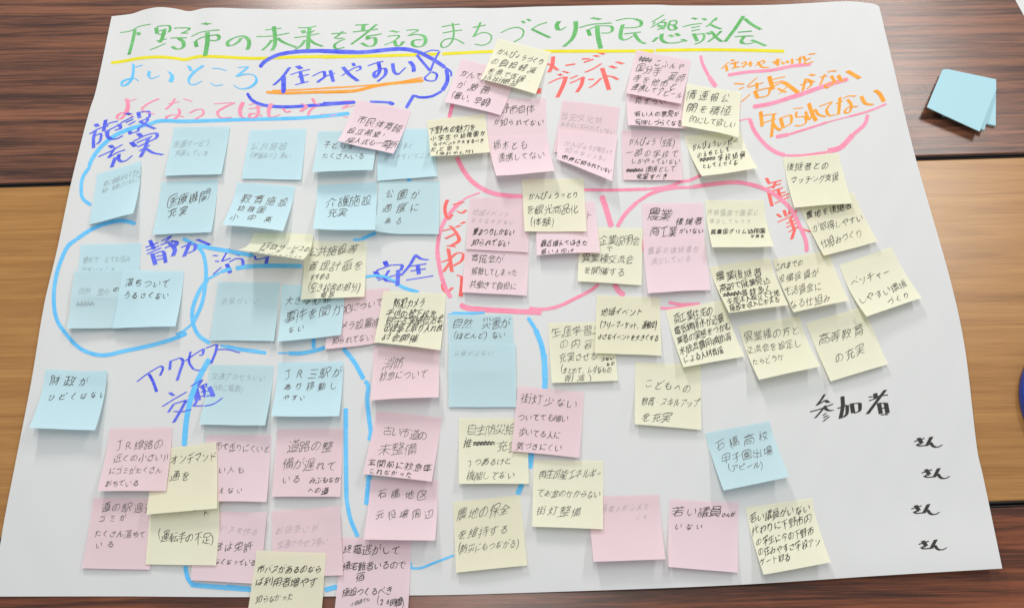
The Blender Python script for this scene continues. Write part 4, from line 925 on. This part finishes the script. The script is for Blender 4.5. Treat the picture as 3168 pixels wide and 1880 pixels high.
# ------------------------------------------------------------------ tables
DARK = wood_mat('dark_rosewood_laminate', [(0.30,(56,37,32)), (0.43,(86,56,44)), (0.49,(112,72,54)), (0.56,(134,86,62)), (0.70,(152,101,75))], 46, 0.25, 3.1, 0.50, 1.2, 2)
DARK2 = wood_mat('dark_rosewood_laminate_front', [(0.30,(54,30,22)), (0.43,(84,48,32)), (0.50,(110,62,40)), (0.57,(132,74,47)), (0.70,(150,88,57))], 40, 0.28, 8.7, 0.46, 1.35, 2)
OAK = wood_mat('oak_laminate', [(0.25,(132,90,46)), (0.42,(162,113,60)), (0.55,(180,130,72)), (0.75,(198,148,88))], 38, 0.28, 5.3, 0.36, 1.05, 1)
EDGE = plain_mat('black_rubber_edge', (34,30,28), 0.35, 0.5)
def seam(x, a):  # straight table edges seen beside the sheet
    return a[0]+(a[1]-a[0])*(x-a[2])/(a[3]-a[2])
xa, ya = ray(0, 573); xb, yb = ray(3168, 479.5)
SB = (ya, yb, xa, xb)
xc, yc = ray(3061, 1559); xd, yd = ray(3168, 1550)
slope = (yb-ya)/(xb-xa)
SF = (yc, yc+slope*1.3*(1), xc, xc+1)
def table(name, label, x0, x1, yl, yr, dl, dr, mat, gapn, gapf):
    """yl, yr = near edge at x0 and x1; dl, dr = far edge"""
    t = bpy.data.objects.new(name, None); COL.objects.link(t)
    t.location = ((x0+x1)/2, (yl+yr)/2, -0.70); tag(t, label, 'table')
    e = 0.003; th = 0.028; b = 0.0015
    # top: slab with eased edge
    n = [(x0, yl+gapn+e), (x1, yr+gapn+e), (x1, dr-gapf-e), (x0, dl-gapf-e)]
    V = []; F = []
    ins = [(x0+b, n[0][1]+b), (x1-b, n[1][1]+b), (x1-b, n[2][1]-b), (x0+b, n[3][1]-b)]
    for p in n: V.append((*p, -th))
    for p in n: V.append((*p, -b*0.6))
    for p in ins: V.append((*p, 0))
    for k in range(4):
        j = (k+1) % 4
        F.append((k, j, 4+j, 4+k)); F.append((4+k, 4+j, 8+j, 8+k))
    F.append((8, 9, 10, 11)); F.append((3, 2, 1, 0))
    top = mesh_obj('tabletop', V, F, mat, t, smooth=False, origin=np.array([x0, yl, 0]))
    def strip(pa, pb, pc, pd):
        # rounded rubber strip between the slab edge and the next table
        V = []; F = []
        prof = [(0, -th), (1, -th), (1, -0.0022), (0.8, -0.0010), (0.5, -0.0005), (0.2, -0.0009), (0, -0.0022)]
        for (a, c) in ((pa, pd), (pb, pc)):
            for s_, z in prof: V.append((a[0]+(c[0]-a[0])*s_, a[1]+(c[1]-a[1])*s_, z))
        m = len(prof)
        for k in range(m): j = (k+1) % m; F.append((k, j, m+j, m+k))
        F.append(tuple(range(m-1, -1, -1))); F.append(tuple(range(m, 2*m)))
        return mesh_obj('edge_band', V, F, EDGE, t, smooth=False, origin=np.array([pa[0], pa[1], 0]))
    g = 0.0003
    strip((x0, yl+gapn), (x1, yr+gapn), (x1, yr+gapn+e-g), (x0, yl+gapn+e-g))
    strip((x0, dl-gapf-e+g), (x1, dr-gapf-e+g), (x1, dr-gapf), (x0, dl-gapf))
    return t
X0, X1 = -0.35, 1.45
sbl, sbr = seam(X0, SB), seam(X1, SB); sfl, sfr = seam(X0, SF), seam(X1, SF)
far = 0.46
table('folding_table', 'dark striped rosewood table at the back, under the title end of the sheet', X0, X1, sbl, sbr, sbl+far, sbr+far, DARK, 0.0003, 0.0003)
table('folding_table', 'light oak table in the middle, showing left and right of the sheet', X0, X1, sfl, sfr, sbl, sbr, OAK, 0.0003, 0.0008)
table('folding_table', 'dark rosewood table in front, along the bottom of the photo', X0, X1, sfl-far, sfr-far, sfl, sfr, DARK2, 0.0003, 0.0012)
floor = mesh_obj('floor', [(-4,-4,-0.70), (5,-4,-0.70), (5,5,-0.70), (-4,5,-0.70)], [(0,1,2,3)], plain_mat('grey_carpet', (110,108,104), 0.9, 0.2), smooth=False)
tag(floor, kind='structure')

# ------------------------------------------------------------------ the pile of spare blue notes, right
PADM = paper_mat('spare_note_paper', (184,224,233), 0.05, 0.01)
def pad(quad, z0, z1, th, label, bow=0.0):
    """a thin block of notes: quad TL TR BR BL in photo pixels of the top face; z0/z1 height of far and near edge; bow lifts the near left corner"""
    n = 9; c = []
    for (x, y), z in zip(quad, (z0, z0, z1, z1+bow)): c.append(ray(x, y, z+th))
    c = np.array(c); V = []; F = []
    for lay in (1, 0):
        for j in range(n):
            v = j/(n-1)
            for i in range(n):
                u = i/(n-1)
                p = (1-v)*((1-u)*c[0]+u*c[1])+v*((1-u)*c[3]+u*c[2])
                z = z0+(z1-z0)*v**1.6+bow*v**1.8*(1-u)**1.5+th*lay
                V.append((p[0], p[1], z))
    F += grid_faces(n, n); F += [tuple(reversed(q)) for q in grid_faces(n, n, n*n)]
    ring = [i for i in range(n)]+[j*n+n-1 for j in range(1, n)]+[(n-1)*n+i for i in range(n-2, -1, -1)]+[j*n for j in range(n-2, 0, -1)]
    for a, b in zip(ring, ring[1:]+ring[:1]): F.append((b, a, a+n*n, b+n*n))
    V = np.array(V); o = mesh_obj('sticky_note_pad', V, F, PADM, smooth=False, origin=V.mean(0))
    tag(o, label, 'note pad', 'spare blue note pads on the dark table'); return o
pad([px('A3',1752,668), px('A3',2230,768), px('A3',2226,1214), px('A3',1720,1110)], 0.0004, 0.0004, 0.0035, 'bottom pad of the blue pile, its corner sticking out at the right')
pad([px('A3',1725,668), px('A3',2234,820), px('A3',2116,1258), px('A3',1590,1050)], 0.0045, 0.0065, 0.0016, 'middle pad of the blue pile, just showing at its lower right')
pad([px('A3',1712,676), px('A3',2236,852), px('A3',2072,1270), px('A3',1562,1036)], 0.0066, 0.0112, 0.0013, 'top pad of the blue pile, lifted along its lower left edge', 0.002)

# ------------------------------------------------------------------ white sheet at the upper right corner, blue dish at the right edge
a0 = ray(3141, 0, 0.001); a1 = ray(3168, 48, 0.001)
dv = np.array(a1)-np.array(a0); dv /= np.hypot(*dv); nv = np.array([-dv[1], dv[0]])
if nv[0] < 0: nv = -nv
p0 = np.array(a0)-dv*0.12; V = []; n1, n2 = 12, 9
for j in range(n2):
    for i in range(n1):
        q = p0+dv*(0.21*i/(n1-1))+nv*(0.148*j/(n2-1)); V.append((q[0], q[1], 0.0012+0.0006*math.sin(i*0.6)*(1 if j else 1.2)))
o = mesh_obj('loose_paper', V, [f[::-1] for f in grid_faces(n1, n2)], PAPER, origin=np.array(V).mean(0))
tag(o, 'loose white paper cut off by the upper right corner of the photo', 'paper')
BLUE = plain_mat('blue_plastic', (20,64,168), 0.3, 0.5)
TAPE = plain_mat('pale_blue_tape', (60,120,215), 0.45, 0.4)
ex, ey = ray(3156, 1270, 0.0)
RO = 0.092
dc = bpy.data.objects.new('tape_roll', None); COL.objects.link(dc); dc.location = (ex+RO, ey, 0)
tag(dc, 'round blue plastic roll cut off by the right edge of the photo', 'tape roll')
def lathe(name, prof, mat, par, n=96):
    V = []; F = []; m = len(prof)
    for k in range(n):
        a = 2*math.pi*k/n
        for r, z in prof: V.append((ex+RO+r*math.cos(a), ey+r*math.sin(a), z))
    for k in range(n):
        for j in range(m): F.append((k*m+j, ((k+1) % n)*m+j, ((k+1) % n)*m+(j+1) % m, k*m+(j+1) % m))
    ob = mesh_obj(name, V, F, mat, par, origin=np.array([ex+RO, ey, 0])); return ob
lathe('rim', [(RO-0.004, 0.0005), (RO-0.001, 0.0005), (RO, 0.002), (RO, 0.010), (RO-0.001, 0.0125), (RO-0.003, 0.0125), (RO-0.004, 0.010)], BLUE, dc)
lathe('tape_winding', [(0.045, 0.001), (RO-0.0042, 0.001), (RO-0.0042, 0.0095), (0.045, 0.0095)], TAPE, dc)
lathe('core', [(0.041, 0.0006), (0.0447, 0.0006), (0.0447, 0.011), (0.041, 0.011)], plain_mat('brown_card', (170,132,92), 0.8, 0.2), dc)
